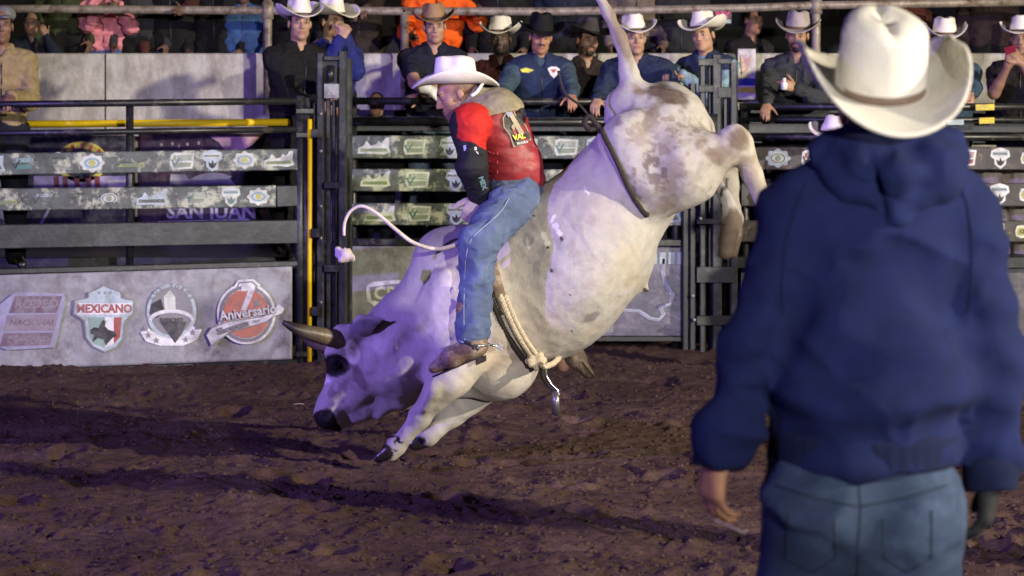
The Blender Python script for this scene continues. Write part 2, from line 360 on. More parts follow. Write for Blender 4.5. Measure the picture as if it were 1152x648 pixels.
def joints(x, y, z0, yaw=0, height=1.74, lean=.12, hands=(None, None), head_yaw=0, head_pitch=0, roll=0, step=0, bulk=1.0):
    """standing figure; yaw 0 faces the camera side (-Y). A is the +side limb, B the other"""
    k = height/1.75; base = np.array([x, y, z0]); f = V(math.sin(yaw), -math.cos(yaw), 0); s = V(math.cos(yaw), math.sin(yaw), 0); u = V(0, 0, 1)
    J = dict(k=k, bulk=bulk); pel = base+u*.97*k; J['pelvis'] = pel
    ub = nrm(u*math.cos(lean)+f*math.sin(lean)); fb = nrm(np.cross(ub, s)*-1 if (np.cross(ub, s)@f) < 0 else np.cross(ub, s))
    J['s'] = s; J['f'] = fb; J['u'] = ub
    J['waist'] = pel+ub*.14*k; J['chest'] = pel+ub*.34*k; J['neck'] = pel+ub*.53*k
    hf = nrm(V(math.sin(yaw+head_yaw), -math.cos(yaw+head_yaw), math.tan(head_pitch))); J['head'] = J['neck']+ub*.09*k+u*.075*k+f*.03*k; J['hR'] = frame(hf, u+s*roll)
    for n, sg, tgt in (('A', 1, hands[0]), ('B', -1, hands[1])):
        sh = pel+ub*.448*k+s*sg*.170*k*bulk; J['sh'+n] = sh
        J['hip'+n] = base+u*.93*k+s*sg*.088*k; J['kn'+n] = base+u*.5*k+s*sg*.10*k+f*(.03+step*sg); J['an'+n] = base+u*.09*k+s*sg*.11*k-f*(.02-step*sg*.8)
        J['to'+n] = J['an'+n]+f*.16*k+s*sg*.03*k-u*.05*k
        if tgt is None: tgt = sh-u*.5*k+s*sg*.06*k+f*.08*k; hint = -f+s*sg*.3
        else: tgt = np.array(tgt, float); hint = s*sg*.42-u*.9-f*.15
        a, b = .29*k, .26*k; D = tgt-sh; L = np.linalg.norm(D); L = min(L, (a+b)*.985); D = nrm(D); tgt = sh+D*L
        c = (a*a+L*L-b*b)/(2*a*L); hn = nrm(hint-D*(hint@D)); J['el'+n] = sh+D*a*c+hn*a*math.sqrt(max(0, 1-c*c)); J['wr'+n] = tgt
    return J
def person(J, label, cat='person', group=None, h=.008, skin=(.42, .22, .14), face=None, top=None, sleeve='long', trousers=None, hat=None, hair=True,
           vest=None, boots=True, beard=None, hands=('rest', 'rest'), disp=1.0, seed=0, zf=True, hand_grow=(0, 0), hair_len=0, zipc=None):
    zipc = zipc or M['slat_black']; c = lambda n: np.array(J[n], float); k = J['k']; bk = J['bulk']; R = J['hR']; s = J['s']
    lo = min(c('anA')[2], c('anB')[2])-.09*k
    root = empty('person', (float(J['pelvis'][0]), float(J['pelvis'][1]), float(lo)), label, cat, group)
    def torso(S, g, kk=.05, legs=False):
        for sg in (-1, 1):
            o = s*sg
            S.chain([c('chest')+J['u']*.07*k+o*.085*k*bk, c('waist')+o*.062*k*bk, c('pelvis')+o*.065*k], [(.098*bk)*k+g, (.098*bk)*k+g, .108*k+g], kk)
            S.cap(c('neck')-J['u']*.03*k, c('sh'+('A' if sg > 0 else 'B')), .055*k+g, .058*k+g, kk)
        S.ell(c('chest')+J['f']*.035*k, np.array([.13*bk, .09, .13])*k+g, frame(J['f'], J['u']), kk)
    # body: one continuous surface
    S = SDF(); head_prims(S, c('head'), R, k); T = lambda x, y, z: c('head')+R@(np.array([x, y, z])*k)
    S.cap(T(0, -.025, -.05), c('neck')-J['u']*.02*k, .052*k, .058*k, .03)
    torso(S, -.01)
    for n in 'AB':
        S.chain([c('sh'+n), c('el'+n), c('wr'+n)], [.056*k, .043*k, .028*k], .02); mid = c('el'+n)*.65+c('wr'+n)*.35
        S.cap(c('el'+n), mid, .041*k, .042*k, .02)
        S.chain([c('hip'+n), c('kn'+n), c('an'+n)], [.085*k, .055*k, .038*k], .03); S.cap(c('an'+n), c('to'+n), .036*k, .03*k, .02)
    for i, n in enumerate('AB'):
        hp = hands[i]; fd = nrm(c('wr'+n)-c('el'+n)); sg = 1 if n == 'A' else -1
        if hp == 'rest': d = fd; nn = J['f']*.4+s*sg*.9; th = J['f']; cu = (.25, .3, .35, .4)
        elif hp == 'rail': d = nrm(fd*.3+J['f']*.7-V(0, 0, .35)); nn = V(0, 0, 1)+J['f']*.4; th = -s*sg; cu = (.5, .55, .55, .6)
        elif hp == 'hold': d = nrm(fd+V(0, 0, .1)); nn = J['f']*.7+s*sg*.5; th = V(0, 0, 1); cu = (.75, .8, .85, .9)
        else: d, nn, th, cu = hp
        hand_prims(S, c('wr'+n), d, nn, th, k, cu, grow=hand_grow[i])
    zfi = float(c('neck')[2]-.02) if zf else None
    vt, q = S.mesh(h, zfi, 1)
    # colours that belong to the skin, lips, brows, beard, eyes
    col = np.tile(np.array(skin, float), (len(vt), 1)); lc = (vt-c('head'))@R/k
    def reg(cx, cy, cz, rx, ry, rz, cc, a=1.0):
        d = ((lc[:, 0]-cx)/rx)**2+((lc[:, 1]-cy)/ry)**2+((lc[:, 2]-cz)/rz)**2; m = np.clip((1.15-d)*4, 0, 1)[:, None]*a
        col[:] = col*(1-m)+np.array(cc)*m
    dk = np.array(skin)*.35
    reg(0, .09, -.063, .026, .03, .012, (skin[0]*.8, skin[1]*.55, skin[2]*.6))
    for sg in (-1, 1):
        reg(sg*.031, .088, .003, .020, .03, .013, tuple(np.array(skin)*.62), .8); reg(sg*.031, .088, .002, .013, .02, .0042, (.30, .27, .25)); reg(sg*.031, .09, .002, .006, .02, .0055, (.01, .008, .006))
        reg(sg*.033, .088, .0245, .021, .02, .0055, (.012, .01, .008), .9)
    if beard in ('goatee', 'full'):
        reg(0, .06, -.098, .034, .06, .024, (.012, .01, .009), .95); reg(0, .09, -.049, .036, .03, .008, (.012, .01, .009), .95)
        for sg in (-1, 1): reg(sg*.033, .07, -.068, .009, .04, .026, (.012, .01, .009), .9)
    if beard in ('full',):
        for sg in (-1, 1): reg(sg*.055, .02, -.075, .02, .06, .036, (.02, .016, .013), .8)
    if beard == 'moustache': reg(0, .09, -.049, .034, .03, .009, (.015, .012, .01), .95)
    if beard == 'stubble': reg(0, .05, -.08, .07, .09, .035, tuple(dk), .5)
    if face: face(reg)
    npmesh('body', vt, q, root, M['skin'], col)
    dz = {}
    def garment(name, S, mat, hh=h*1.15, amp=.011, sc=8, zf=None, iters=1):
        vt, q = S.mesh(hh, zf, iters); n = normals(vt, q); p = vt*sc+seed*3.7
        r = 1-np.abs(fbm(p[:, 0]*1.2, p[:, 1]*1.2, p[:, 2]*2.0, 3))*3.2; vt = vt+n*(np.maximum(r, -.3)*amp*disp)[:, None]
        return npmesh(name, vt, q, root, mat)
    def collar(S, g):
        n0 = c('neck'); up_, f_, s_ = J['u'], J['f'], s
        ring = [n0-f_*.070*k+up_*.028*k, n0+s_*.068*k-f_*.01+up_*.022*k, n0+s_*.048*k+f_*.055*k-up_*.010*k, n0+s_*.012*k+f_*.088*k-up_*.060*k]
        ring2 = [ring[0]]+[p-s_*2*((p-n0)@s_) for p in ring[1:]]
        for rr in (ring, ring2): S.chain(rr, [(.024+g)*k, (.022+g)*k, (.019+g)*k, (.014+g)*k], .012)
        S.ell(n0+f_*.085*k+up_*.045*k, np.array([.034, .06, .085])*k, frame(f_, up_), .008, 's')
    def placket(gm, mt):
        off = Vector(root.location); BTg = BVHTree.FromPolygons([tuple(Vector(v.co)+off) for v in gm.data.vertices], [tuple(p.vertices) for p in gm.data.polygons])
        pts = []
        for t in np.linspace(.05, .95, 9):
            p = c('neck')*(1-t)+c('pelvis')*t+J['f']*.6; hh_ = BTg.ray_cast(Vector(p), -Vector(J['f']))
            if hh_[0] is not None: pts.append(hh_[0]+Vector(J['f'])*.001)
        if len(pts) > 2: mb = MB(); mb.tube(pts, .005*k, 5); mb.build('zip', mt, gm, True)
    if top is not None:
        S = SDF(); torso(S, .012)
        for n in 'AB':
            if sleeve == 'long':
                S.chain([c('sh'+n), c('el'+n), c('wr'+n)-nrm(c('wr'+n)-c('el'+n))*.01], [.074*k, .060*k, .043*k], .035)
            elif sleeve == 'short': S.cap(c('sh'+n), c('sh'+n)*.42+c('el'+n)*.58, .072*k, .066*k, .03)
        if not vest: collar(S, .0)
        gm = garment('shirt' if sleeve != 'long' or vest else 'jacket', S, top)
        if not vest: placket(gm, zipc)
    if vest is not None:
        S = SDF(); torso(S, .028); collar(S, .010)
        for n in 'AB': S.ell(c('sh'+n)+(c('sh'+n)-c('neck'))*.45, (.085*k, .085*k, .105*k), None, .01, 's')
        gm = garment('vest', S, vest, amp=.006); placket(gm, zipc)
    if trousers is not None:
        S = SDF()
        for n in 'AB': S.chain([c('hip'+n), c('kn'+n), c('an'+n)], [.105*k, .080*k, .062*k], .03); S.cap(c('pelvis'), c('hip'+n), .11*k, .11*k, .04)
        S.cap(c('pelvis')+s*.06*k, c('pelvis')-s*.06*k, .112*k, .112*k, .04)
        garment('trousers', S, trousers, hh=h*1.8)
    if boots:
        S = SDF()
        for n in 'AB': S.cap(c('an'+n)+V(0, 0, .10), c('an'+n), .05*k, .046*k, .02); S.cap(c('an'+n), c('to'+n), .045*k, .034*k, .02)
        npmesh('boots', *S.mesh(h*1.8), root, M['leather_dk'])
    if hair:
        S = SDF(); S.ell(T(0, -.022, .036), np.array([.080, .094, .089])*k, R, .01)
        S.ell(T(0, -.05, -.03-hair_len*.5), np.array([.07+hair_len*.15, .058, .06+hair_len])*k, R, .03)
        S.ell(T(0, .095, -.02), np.array([.085, .075, .09])*k, R, .01, 's')
        npmesh('hair', *S.mesh(h), root, M['hair'])
    if hat: cowboy_hat(root, c('head'), R, k, **hat)
    return root
def cowboy_hat(root, hc, R, k=1.0, mat=None, band=None, crown=.115, brim=.105, curl=.075, dip=.018, tilt=0.0, rise=.052, power=1.6, nt_=64, name='hat', wide=1.0, a0=.088, b0=.104, taper=.10, crease=1.0, cw=.020, dome=.020, fullness=.75, dents=1.0):
    """brim and crown as one shaped felt; x side, y forward, z up in the head's frame"""
    mat = mat or M['felt_white']; band = band or M['band']
    prof = []                    # rings from brim edge inwards
    nb, ns, ntp = 9, 9, 8
    rings = []
    th = np.linspace(0, 2*PI, nt_, endpoint=False); sx = np.sin(th); cy = np.cos(th)
    for i in range(nb+1):
        t = 1-i/nb; bw = brim*(1+.10*np.abs(cy)**2)*wide
        e = np.abs(sx)**power; lift = curl*e*t**1.7-dip*np.abs(cy)**2.2*t**1.5
        inward = .42*curl*e*t**2.6
        x = sx*(a0+bw*t-inward); y = cy*(b0+bw*t); z = lift
        rings.append(np.stack([x, y, z], 1))
    for i in range(1, ns+1):
        t = i/ns; fr = 1-taper*t**1.4; z = crown*t*(1+.05*cy)
        x = sx*a0*fr*(1-.07*t*(cy > 0)*cy); y = cy*b0*fr*(1-.03*t)
        rings.append(np.stack([x, y, np.broadcast_to(z, x.shape)], 1))
    last = rings[-1].copy()
    for i in range(1, ntp+1):
        t = i/ntp; r = math.cos(t*PI/2)**fullness if t < 1 else 0.001; up = dome*math.sin(t*PI/2)
        p = last.copy(); p[:, 0] *= r; p[:, 1] *= r; p[:, 2] = last[:, 2]*r+crown*(1-r)+up; rings.append(p)
    A = np.concatenate(rings)
    # creases pressed in the crown
    top = np.clip((A[:, 2]-crown*.45)/(crown*.55), 0, 1)
    A[:, 2] -= crease*.034*top*np.exp(-(A[:, 0]/cw)**2)*np.exp(-((A[:, 1]+.004)/.075)**4)*(A[:, 2] > crown*.9)
    for sg in (-1, 1):
        g = np.exp(-((A[:, 1]-.030)/.040)**2)*np.exp(-((A[:, 2]-crown*.93)/.040)**2)*(A[:, 0]*sg > .0)*(A[:, 2] > .02)
        A[:, 0] -= sg*.020*dents*g*np.clip(np.abs(A[:, 0])/.05, 0, 1); A[:, 2] -= .010*dents*g
    ti = np.array([[1, 0, 0], [0, math.cos(tilt), -math.sin(tilt)], [0, math.sin(tilt), math.cos(tilt)]])
    def W(pts): return hc+((pts@ti.T+np.array([0, -.010, rise]))*k)@R.T
    nr = len(rings); q = []
    for i in range(nr-1):
        for j in range(nt_): q.append((i*nt_+j, i*nt_+(j+1) % nt_, (i+1)*nt_+(j+1) % nt_, (i+1)*nt_+j))
    o = npmesh(name, W(A), np.array(q), root, mat); md = o.modifiers.new('felt', 'SOLIDIFY'); md.thickness = .005*k; md.offset = -1
    # band
    zb = [.002, .022]; Bv = []
    for z in zb:
        t = z/crown; fr = 1-taper*t**1.4+.022
        Bv.append(np.stack([sx*a0*fr, cy*b0*fr, np.full(nt_, z)], 1))
    Bv = np.concatenate(Bv); qb = [(j, (j+1) % nt_, nt_+(j+1) % nt_, nt_+j) for j in range(nt_)]
    b = npmesh('hatband', W(Bv), np.array(qb), o, band); md = b.modifiers.new('band', 'SOLIDIFY'); md.thickness = .003
    return o
# ================================================================== SETTING
def ground():
    xs = np.concatenate([[-1500, -400, -100, -40, -20, -12, -8, -6, -5], np.arange(-4.4, 4.4, .018), [5, 6, 8, 12, 20, 40, 100, 400, 1500]])
    ys = np.concatenate([[-400, -60, -20, -8, -2, 2, 4, 5.5, 6.6], np.arange(7.2, 12.5, .018), np.arange(12.5, 17, .03), [17.2, 18, 20, 24, 40, 100, 400, 2500]])
    X, Y = np.meshgrid(xs, ys, indexing='ij'); z = ground_z(X, Y)
    nx, ny = X.shape; vt = np.stack([X.ravel(), Y.ravel(), z.ravel()], 1)
    i = np.arange(nx-1)[:, None]*ny+np.arange(ny-1)[None, :]; i = i.ravel()
    q = np.stack([i, i+ny, i+ny+1, i+1], 1)
    m, nt, b = new_mat('arena_dirt')
    n1 = noise(nt, 1.3, 8, .65); n2 = noise(nt, 22, 8, .7); n3 = noise(nt, 160, 4, .6)
    base = ramp(nt, n1, [(.3, (.060, .034, .032)), (.5, (.098, .058, .051)), (.72, (.145, .094, .081))])
    base = mixc(nt, .75, base, ramp(nt, n2, [(.32, (.35, .33, .33)), (.5, (.8, .8, .8)), (.7, (1.4, 1.35, 1.3))]), 'MULTIPLY')
    straw = ramp(nt, noise(nt, 60, 3, .5, mapping(nt, (1, .35, 1)), 1.5), [(.70, (0, 0, 0)), (.78, (1, 1, 1))])
    base = mixc(nt, straw, base, (.30, .24, .17))
    nt.links.new(base, b.inputs['Base Color']); b.inputs['Roughness'].default_value = .92; b.inputs['Specular IOR Level'].default_value = .15
    mm = nt.nodes.new('ShaderNodeMath'); mm.operation = 'ADD'; nt.links.new(n2, mm.inputs[0]); nt.links.new(n3, mm.inputs[1])
    bump(nt, b, mm.outputs[0], .8, .02)
    M['dirt'] = m
    tag(npmesh('dirt_ground', vt, q, None, m), kind='structure')
HOOF = [(rng.uniform(-2.8, 2.6), rng.uniform(7.8, 13.5)) for _ in range(46)]
def ground_z(X, Y):
    fade = np.clip((9-np.abs(X))/4, 0, 1)*np.clip((Y-3)/2, 0, 1)*np.clip((20-Y)/3, 0, 1)
    a = fbm(X*.9, Y*1.3, 0*X, 3)*.05
    wx = X+fbm(X*2.1, Y*2.1, 0*X+31, 2)*.35; wy = Y+fbm(X*2.1, Y*2.1, 0*X+47, 2)*.35
    b = fbm(wx*3.7+wy*1.1, wy*3.9-wx*.9, 0*X+3, 4)*.017
    c = fbm(wx*17+wy*5, wy*17-wx*6, 0*X+9, 3); c = np.maximum(c, -.05)**1*.026+np.clip(vnoise(wx*36, wy*38, 0*X+2)-.45, 0, 1)*.022
    r = -np.clip(.24-np.abs(fbm(X*1.6+9, Y*2.6, 0*X+5, 2)), 0, 1)**1*.03
    pit = np.clip(vnoise(X*3.2+4, Y*3.6, 0*X+21)-.5, 0, 1)*-.08
    hoof = 0*X
    for hx, hy in HOOF:
        d = np.hypot((X-hx)/.075, (Y-hy)/.10); hoof = hoof-.035*np.exp(-d**4)+.018*np.exp(-((d-1.35)/.3)**2)
    return (a+b+c+r+pit+hoof)*fade-.02*fade
ground()
def gz(x, y): return float(ground_z(np.array([x]), np.array([y]))[0])
# loose clods: far too many to count
def clods():
    bm = bmesh.new(); bmesh.ops.create_icosphere(bm, subdivisions=1, radius=1); bv = np.array([v.co[:] for v in bm.verts]); bf = np.array([[v.index for v in f.verts] for f in bm.faces]); bm.free()
    n = 12000; Y = 7.2+rng.rand(n)**1.15*8.2; X = (rng.rand(n)-.5)*Y*.56; s = np.exp(rng.randn(n)*.55)*.0058; s = np.minimum(s, .014)
    Z = ground_z(X, Y); vv = []; ff = []
    for i in range(n):
        d = bv*(1+.35*(rng.rand(len(bv), 1)-.5))*s[i]*np.array([1.2, 1, .7]); a = rng.rand()*6.28
        R = np.array([[math.cos(a), -math.sin(a), 0], [math.sin(a), math.cos(a), 0], [0, 0, 1]]); vv.append(d@R.T+[X[i], Y[i], Z[i]+s[i]*.25]); ff.append(bf+i*len(bv))
    tag(npmesh('dirt_clods', np.concatenate(vv), np.concatenate(ff), None, M['dirt']), 'loose clods and crumbs scattered over the brown arena dirt', 'dirt', kind='stuff')
clods()
# small litter: a scrap on the dirt
mb = MB(); mb.tube([P(330, 455, 12.4), P(335, 454, 12.42), P(342, 454.5, 12.42)], .009, 7, flat=(0, 0, 1)); tag(mb.build('paper_scrap', flatmat('scrap', (.22, .23, .22)), smooth=True), 'small pale scrap of litter lying on the dirt left of the bull head', 'litter')

# ---- concrete wall below the grandstand
WY = 18.3
def wall_top(px): return 60-(0 if px < 400 else 2)
mb = MB(); zt = P(0, 60, WY).z
wall = empty('concrete_wall', (0, WY, 0), 'stained white concrete wall behind the chutes carrying the grandstand', 'wall')
xs = [-9.5, -5.2, -3.35, -1.35, .7, 2.6, 4.7, 9.5]
for i in range(len(xs)-1):
    m_ = MB(); m_.beam(((xs[i]+.008), WY+.15, zt/2-.15), ((xs[i+1]-.008), WY+.15, zt/2-.15), zt+.3, .3, bev=.012)
    o = m_.build('wall_block', M['concrete'], wall)
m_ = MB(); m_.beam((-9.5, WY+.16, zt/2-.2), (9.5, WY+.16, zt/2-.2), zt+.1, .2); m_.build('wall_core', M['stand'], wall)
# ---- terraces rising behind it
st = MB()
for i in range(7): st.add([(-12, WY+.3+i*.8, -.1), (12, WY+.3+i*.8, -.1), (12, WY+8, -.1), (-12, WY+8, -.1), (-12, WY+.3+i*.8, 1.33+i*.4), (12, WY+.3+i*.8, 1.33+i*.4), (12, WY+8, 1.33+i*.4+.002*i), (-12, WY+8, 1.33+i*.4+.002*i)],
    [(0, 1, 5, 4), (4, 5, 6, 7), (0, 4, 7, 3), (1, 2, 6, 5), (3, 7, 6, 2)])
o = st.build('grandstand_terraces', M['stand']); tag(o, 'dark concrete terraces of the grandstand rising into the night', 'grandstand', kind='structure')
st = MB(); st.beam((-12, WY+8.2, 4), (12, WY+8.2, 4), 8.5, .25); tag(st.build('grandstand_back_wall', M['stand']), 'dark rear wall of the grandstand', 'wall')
# ---- grandstand railing
RY = 18.15
rail = empty('grandstand_railing', (0, RY, 1.3), 'weathered pipe railing in front of the grandstand crowd', 'railing')
mb = MB(); mb.tube([P(-60, 10, RY), P(55, 10, RY), P(305, 12, RY), P(620, 13, RY), P(840, 9, RY), P(918, 6, RY), P(1220, 1, RY)], .034, 12); mb.build('rail', M['galv'], rail, True)
for px, y0 in ((301, 12), (918, 6)):
    a = P(px, y0, RY); b = a.copy(); b.z = zt-.5; mb = MB(); mb.tube([a+Vector((0, 0, .35)), b], .036, 12); mb.tube([a+Vector((0, 0, -.07)), a+Vector((0, 0, .07))], .05, 12); mb.build('post', M['galv'], rail, True)
for px in (455, 1180, -40):
    a = P(px, 10, RY); b = a.copy(); b.z = zt-.5; mb = MB(); mb.tube([a, b], .034, 12); mb.build('post', M['galv'], rail, True)
# ---- walkway planks the spectators stand on behind the chutes
mb = MB(); mb.beam((-7, 17.0, .60), (7, 17.0, .60), .08, 2.0); tag(mb.build('walkway', M['slat_black']), kind='structure')
mb = MB()
for x in np.arange(-6.8, 7, 1.7): mb.beam((x, 16.2, .56), (x, 16.2, 0), .06, .06); mb.beam((x, 17.8, .56), (x, 17.8, 0), .06, .06)
wk = mb.build('walkway_leg', M['pipe']); wk.parent = bpy.data.objects['walkway']

# ================================================================== emblems and lettering
def text_mesh(txt, size=1.0, bold=0.0, shear=0.0):
    cu = bpy.data.curves.new('t', 'FONT'); cu.body = txt; cu.size = size; cu.align_x = 'CENTER'; cu.align_y = 'CENTER'; cu.offset = bold; cu.shear = shear; cu.resolution_u = 2
    ob = bpy.data.objects.new('t', cu); COL.objects.link(ob); bpy.context.view_layer.update()
    me = bpy.data.meshes.new_from_object(ob.evaluated_get(bpy.context.evaluated_depsgraph_get()))
    v = [(p.co.x, p.co.y) for p in me.vertices]; f = [tuple(p.vertices) for p in me.polygons]
    bpy.data.objects.remove(ob); bpy.data.curves.remove(cu); bpy.data.meshes.remove(me); return v, f
class Print:
    """thin flat print layers on a plane: fn(u, v, lift) -> world point"""
    def __init__(s, fn): s.fn = fn; s.mb = MB(); s.mats = []
    def mi(s, mat):
        if mat not in s.mats: s.mats.append(mat)
        return s.mats.index(mat)
    def poly(s, pts, lay, mat):
        m = s.mi(mat); fr = [s.fn(u, v, .002*lay) for u, v in pts]; bk = [s.fn(u, v, .002*lay-.0018) for u, v in pts]; k = len(pts)
        s.mb.add(fr+bk, [tuple(range(k))]+[(i, i+k, (i+1) % k+k, (i+1) % k) for i in range(k)], m); return s
    def line(s, pts, wd, lay, mat, closed=False):
        n = len(pts); m = s.mi(mat); pts = [np.array(p, float) for p in pts]
        for i in range(n if closed else n-1):
            a = pts[i]; b = pts[(i+1) % n]; d = b-a; L = np.linalg.norm(d)+1e-9; d /= L; q = np.array([-d[1], d[0]])*wd/2; e = d*wd*.35
            s.poly([a-q-e, b-q+e, b+q+e, a+q-e], lay+.15*(i % 2), mat)
        return s
    def text(s, txt, u, v, size, lay, mat, ang=0, bold=.0, shear=0, sx=1.0):
        vs, fs = text_mesh(txt, size, bold*size, shear); ca = math.cos(ang); sa = math.sin(ang); m = s.mi(mat)
        s.mb.add([s.fn(u+(x*sx*ca-y*sa), v-(x*sx*sa+y*ca), .002*lay) for x, y in vs], fs, m); return s
    def build(s, name, parent): return s.mb.build(name, s.mats, parent)
def ell_pts(cx, cy, rx, ry, n=28, a0=0, a1=2*PI): return [(cx+rx*math.cos(a0+(a1-a0)*i/n), cy+ry*math.sin(a0+(a1-a0)*i/n)) for i in range(n if abs(a1-a0-2*PI) < 1e-6 else n+1)]
CW = flatmat('cream_print', (.55, .60, .52)); CG = flatmat('green_print', (.24, .30, .20)); CD = flatmat('black_print', (.03, .03, .035)); CR = flatmat('red_print', (.33, .07, .06))
CB = flatmat('pale_blue_print', (.40, .50, .52)); CT = flatmat('teal_print', (.08, .20, .17)); CY = flatmat('yellow_print', (.42, .42, .10)); CO = flatmat('orange_print', (.52, .20, .13)); CL = flatmat('white_print', (.68, .70, .70))
CP = flatmat('pink_print', (.50, .30, .30)); CMG = flatmat('mid_grey_print', (.22, .22, .23)); CSV = flatmat('faded_violet_print', (.30, .30, .42)); CMR = flatmat('maroon_print', (.10, .03, .035))
def e_bull(P_, a):      # parallelogram badge with stripes and tick
    w = a['w']; P_.poly([(-11, -7), (-7, -9), (12, -8), (10, 7), (-10, 8), (-12, 3)], 1, w); P_.poly([(-8, -6), (10, -6), (9, -1), (-9, -1)], 2, a['c']); P_.poly([(-9, 1), (9, 1), (8, 5), (-8, 6)], 2, a['c'])
    P_.line([(-10, -2), (-7, 4), (-3, -3)], 1.5, 3, a['d']); P_.text('RODEO', 1.5, -3.4, 4.6, 3, w, bold=.02, shear=.2)
def e_shield(P_, a):    # ornate shield with dark figure
    P_.poly([(-9, -8), (-4, -10), (0, -11), (4, -10), (9, -8), (10, -2), (6, 1), (6, 6), (0, 11), (-6, 6), (-6, 1), (-10, -2)], 1, a['w'])
    P_.poly([(-7, -7), (7, -7), (8, -3), (-8, -3)], 2, a['b']); P_.poly([(-4, 1), (-1, 3), (0, -1), (2, 3), (5, 1), (3, 6), (0, 8), (-3, 6)], 2, a['d']); P_.text('NACIONAL', 0, -4.8, 2.9, 3, a['d'], bold=.02)
def e_oval(P_, a):      # scalloped oval badge
    o = [(11.5*math.cos(t)*(1+.09*math.cos(8*t)), 8.5*math.sin(t)*(1+.12*math.cos(8*t))) for t in np.linspace(0, 2*PI, 48, endpoint=False)]
    P_.poly(o, 1, a['w']); P_.poly(ell_pts(0, 0, 8.6, 5.8), 2, a['b']); P_.line(ell_pts(0, 0, 6.6, 4.2), .7, 3, a['d'], True); P_.poly(ell_pts(0, 0, 3.0, 3.2, 12), 3, a['y'])
def e_wave(P_, a):      # jagged lettered streak
    P_.poly([(-16, 7), (-15, 1), (-10, -1), (-7, -6), (-3, -1), (2, -2), (5, -6), (8, -3), (12, -9), (16, -9), (15, 0), (17, 6), (10, 8), (0, 7)], 1, a['w'])
    P_.poly([(-14, 5), (-12, 2), (13, 1), (14, 5)], 2, a['y']); P_.text('CHARREADA', 0, 3.3, 4.4, 3, a['d'], bold=.03)
def e_tag(P_, a):       # outlined yellow-green name tag
    P_.poly([(-9, 0), (-7, -6), (-2, -7), (9, -6), (12, -1), (10, 5), (-3, 7), (-8, 5)], 1, a['w']); P_.poly([(-7, 0), (-5.5, -4), (8, -4), (10, 0), (8, 3.5), (-6, 4)], 2, a['y']); P_.text('CREI', 1, 0, 5.2, 3, a['d'], bold=.05)
KINDS = dict(bull=e_bull, shield=e_shield, oval=e_oval, wave=e_wave, tag=e_tag)
WORN = dict(w=CW, b=CB, c=CG, d=CT, y=CY); WORN2 = dict(w=CB, b=CW, c=CT, d=CD, y=CG); FRESH = dict(w=CL, b=CB, c=CR, d=CD, y=CY)
def slat(parent, px0, px1, yt0, yb0, yt1, yb1, Y0, Y1, mat, emblems=(), pal=WORN, depth=.05, name='slat'):
    """board from photo column px0 to px1; top/bottom rows at either end"""
    A = P(px0, (yt0+yb0)/2, Y0); B = P(px1, (yt1+yb1)/2, Y1); wd = ((yb0-yt0)*Y0+(yb1-yt1)*Y1)/2/FPX
    mb = MB(); mb.beam(A, B, wd, depth, bev=.006); s = mb.build(name, mat, parent)
    ex = (B-A).normalized(); n = Vector((ex.y, -ex.x, 0)).normalized(); n = n if n.y < 0 else -n; up = ex.cross(n); up = up if up.z > 0 else -up
    for px, kind, pl in emblems:
        t = (px-px0)/(px1-px0); Yc = Y0+(Y1-Y0)*t; c = P(px+rng.uniform(-2.5, 2.5), yt0+(yt1-yt0)*t+((yb0-yt0)+(yb1-yt1))/4, Yc); sc = Yc/FPX*min(1.0, wd/(Yc/FPX)/24)*rng.uniform(1.04, 1.16)
        jit = rng.uniform(-.4, .4); Q = Print(lambda u, v, l: c+ex*(u*sc)-up*((v+jit)*sc)+n*(depth/2+.0015+l)); KINDS[kind](Q, pl); Q.build('emblem', s)
    return s
# ================================================================== LEFT GATE
GY = lambda px: 14.65+(px/338)*.40
G = lambda px, py, dy=0: P(px, py, GY(px)+dy)
gate = empty('arena_gate', tuple(Vector((G(170, 410).x, G(170, 410).y, 0))), 'left arena gate with emblem slats over a dirty white sheet bearing four big logos', 'gate')
for y0, y1, r in ((117.5, 113.5, .024), (150, 145.5, .021)):
    mb = MB(); mb.tube([G(-80, y0+1), G(338, y1)], r, 12); mb.build('rail', M['pipe'], gate, True)
for px, yt, yb, r in ((146, 116, 300, .026), (-50, 118, 300, .026)):
    mb = MB(); mb.tube([G(px, yt, .03), G(px, yb, .045)], r, 12); mb.build('upright', M['pipe'], gate, True)
for px, r, yt in ((337, .030, 108), (344.5, .024, 110)):
    mb = MB(); mb.tube([G(px, yt), G(px, 416)], r, 14); mb.build('end_post', M['pipe2'], gate, True)
for y in (125, 152, 398): 
    mb = MB(); mb.beam(G(333, y, -.01), G(352, y, -.01), .035, .07); mb.build('hinge', M['pipe2'], gate)
W1 = [(27, 'bull', WORN2), (68, 'shield', WORN2), (102, 'oval', WORN), (148, 'wave', WORN), (203, 'bull', WORN), (238, 'shield', WORN2), (273, 'oval', WORN), (313, 'wave', WORN), (-15, 'wave', WORN2)]
slat(gate, -80, 334, 174, 198, 167, 191.5, GY(-80), GY(334), M['slat_worn'], W1)
W2 = [(5, 'wave', WORN), (50, 'bull', WORN2), (90, 'shield', WORN2), (124, 'oval', WORN2), (168, 'wave', WORN2), (222, 'bull', WORN), (258, 'shield', WORN), (290, 'oval', WORN)]
slat(gate, -80, 310, 213, 238, 208.5, 233, GY(-80), GY(310), M['slat_worn'], W2)
slat(gate, 311.5, 334, 209, 233, 208, 232, GY(311), GY(334), M['slat_black'])
slat(gate, -80, 334, 254, 281, 247, 274, GY(-80), GY(334), M['slat_black'])
slat(gate, -80, 334, 304, 311, 293, 299.5, GY(-80), GY(334), M['pipe'], name='sheet_frame')
slat(gate, -80, 334, 419, 424, 403.5, 409, GY(-80), GY(334), M['pipe'], name='sheet_frame')
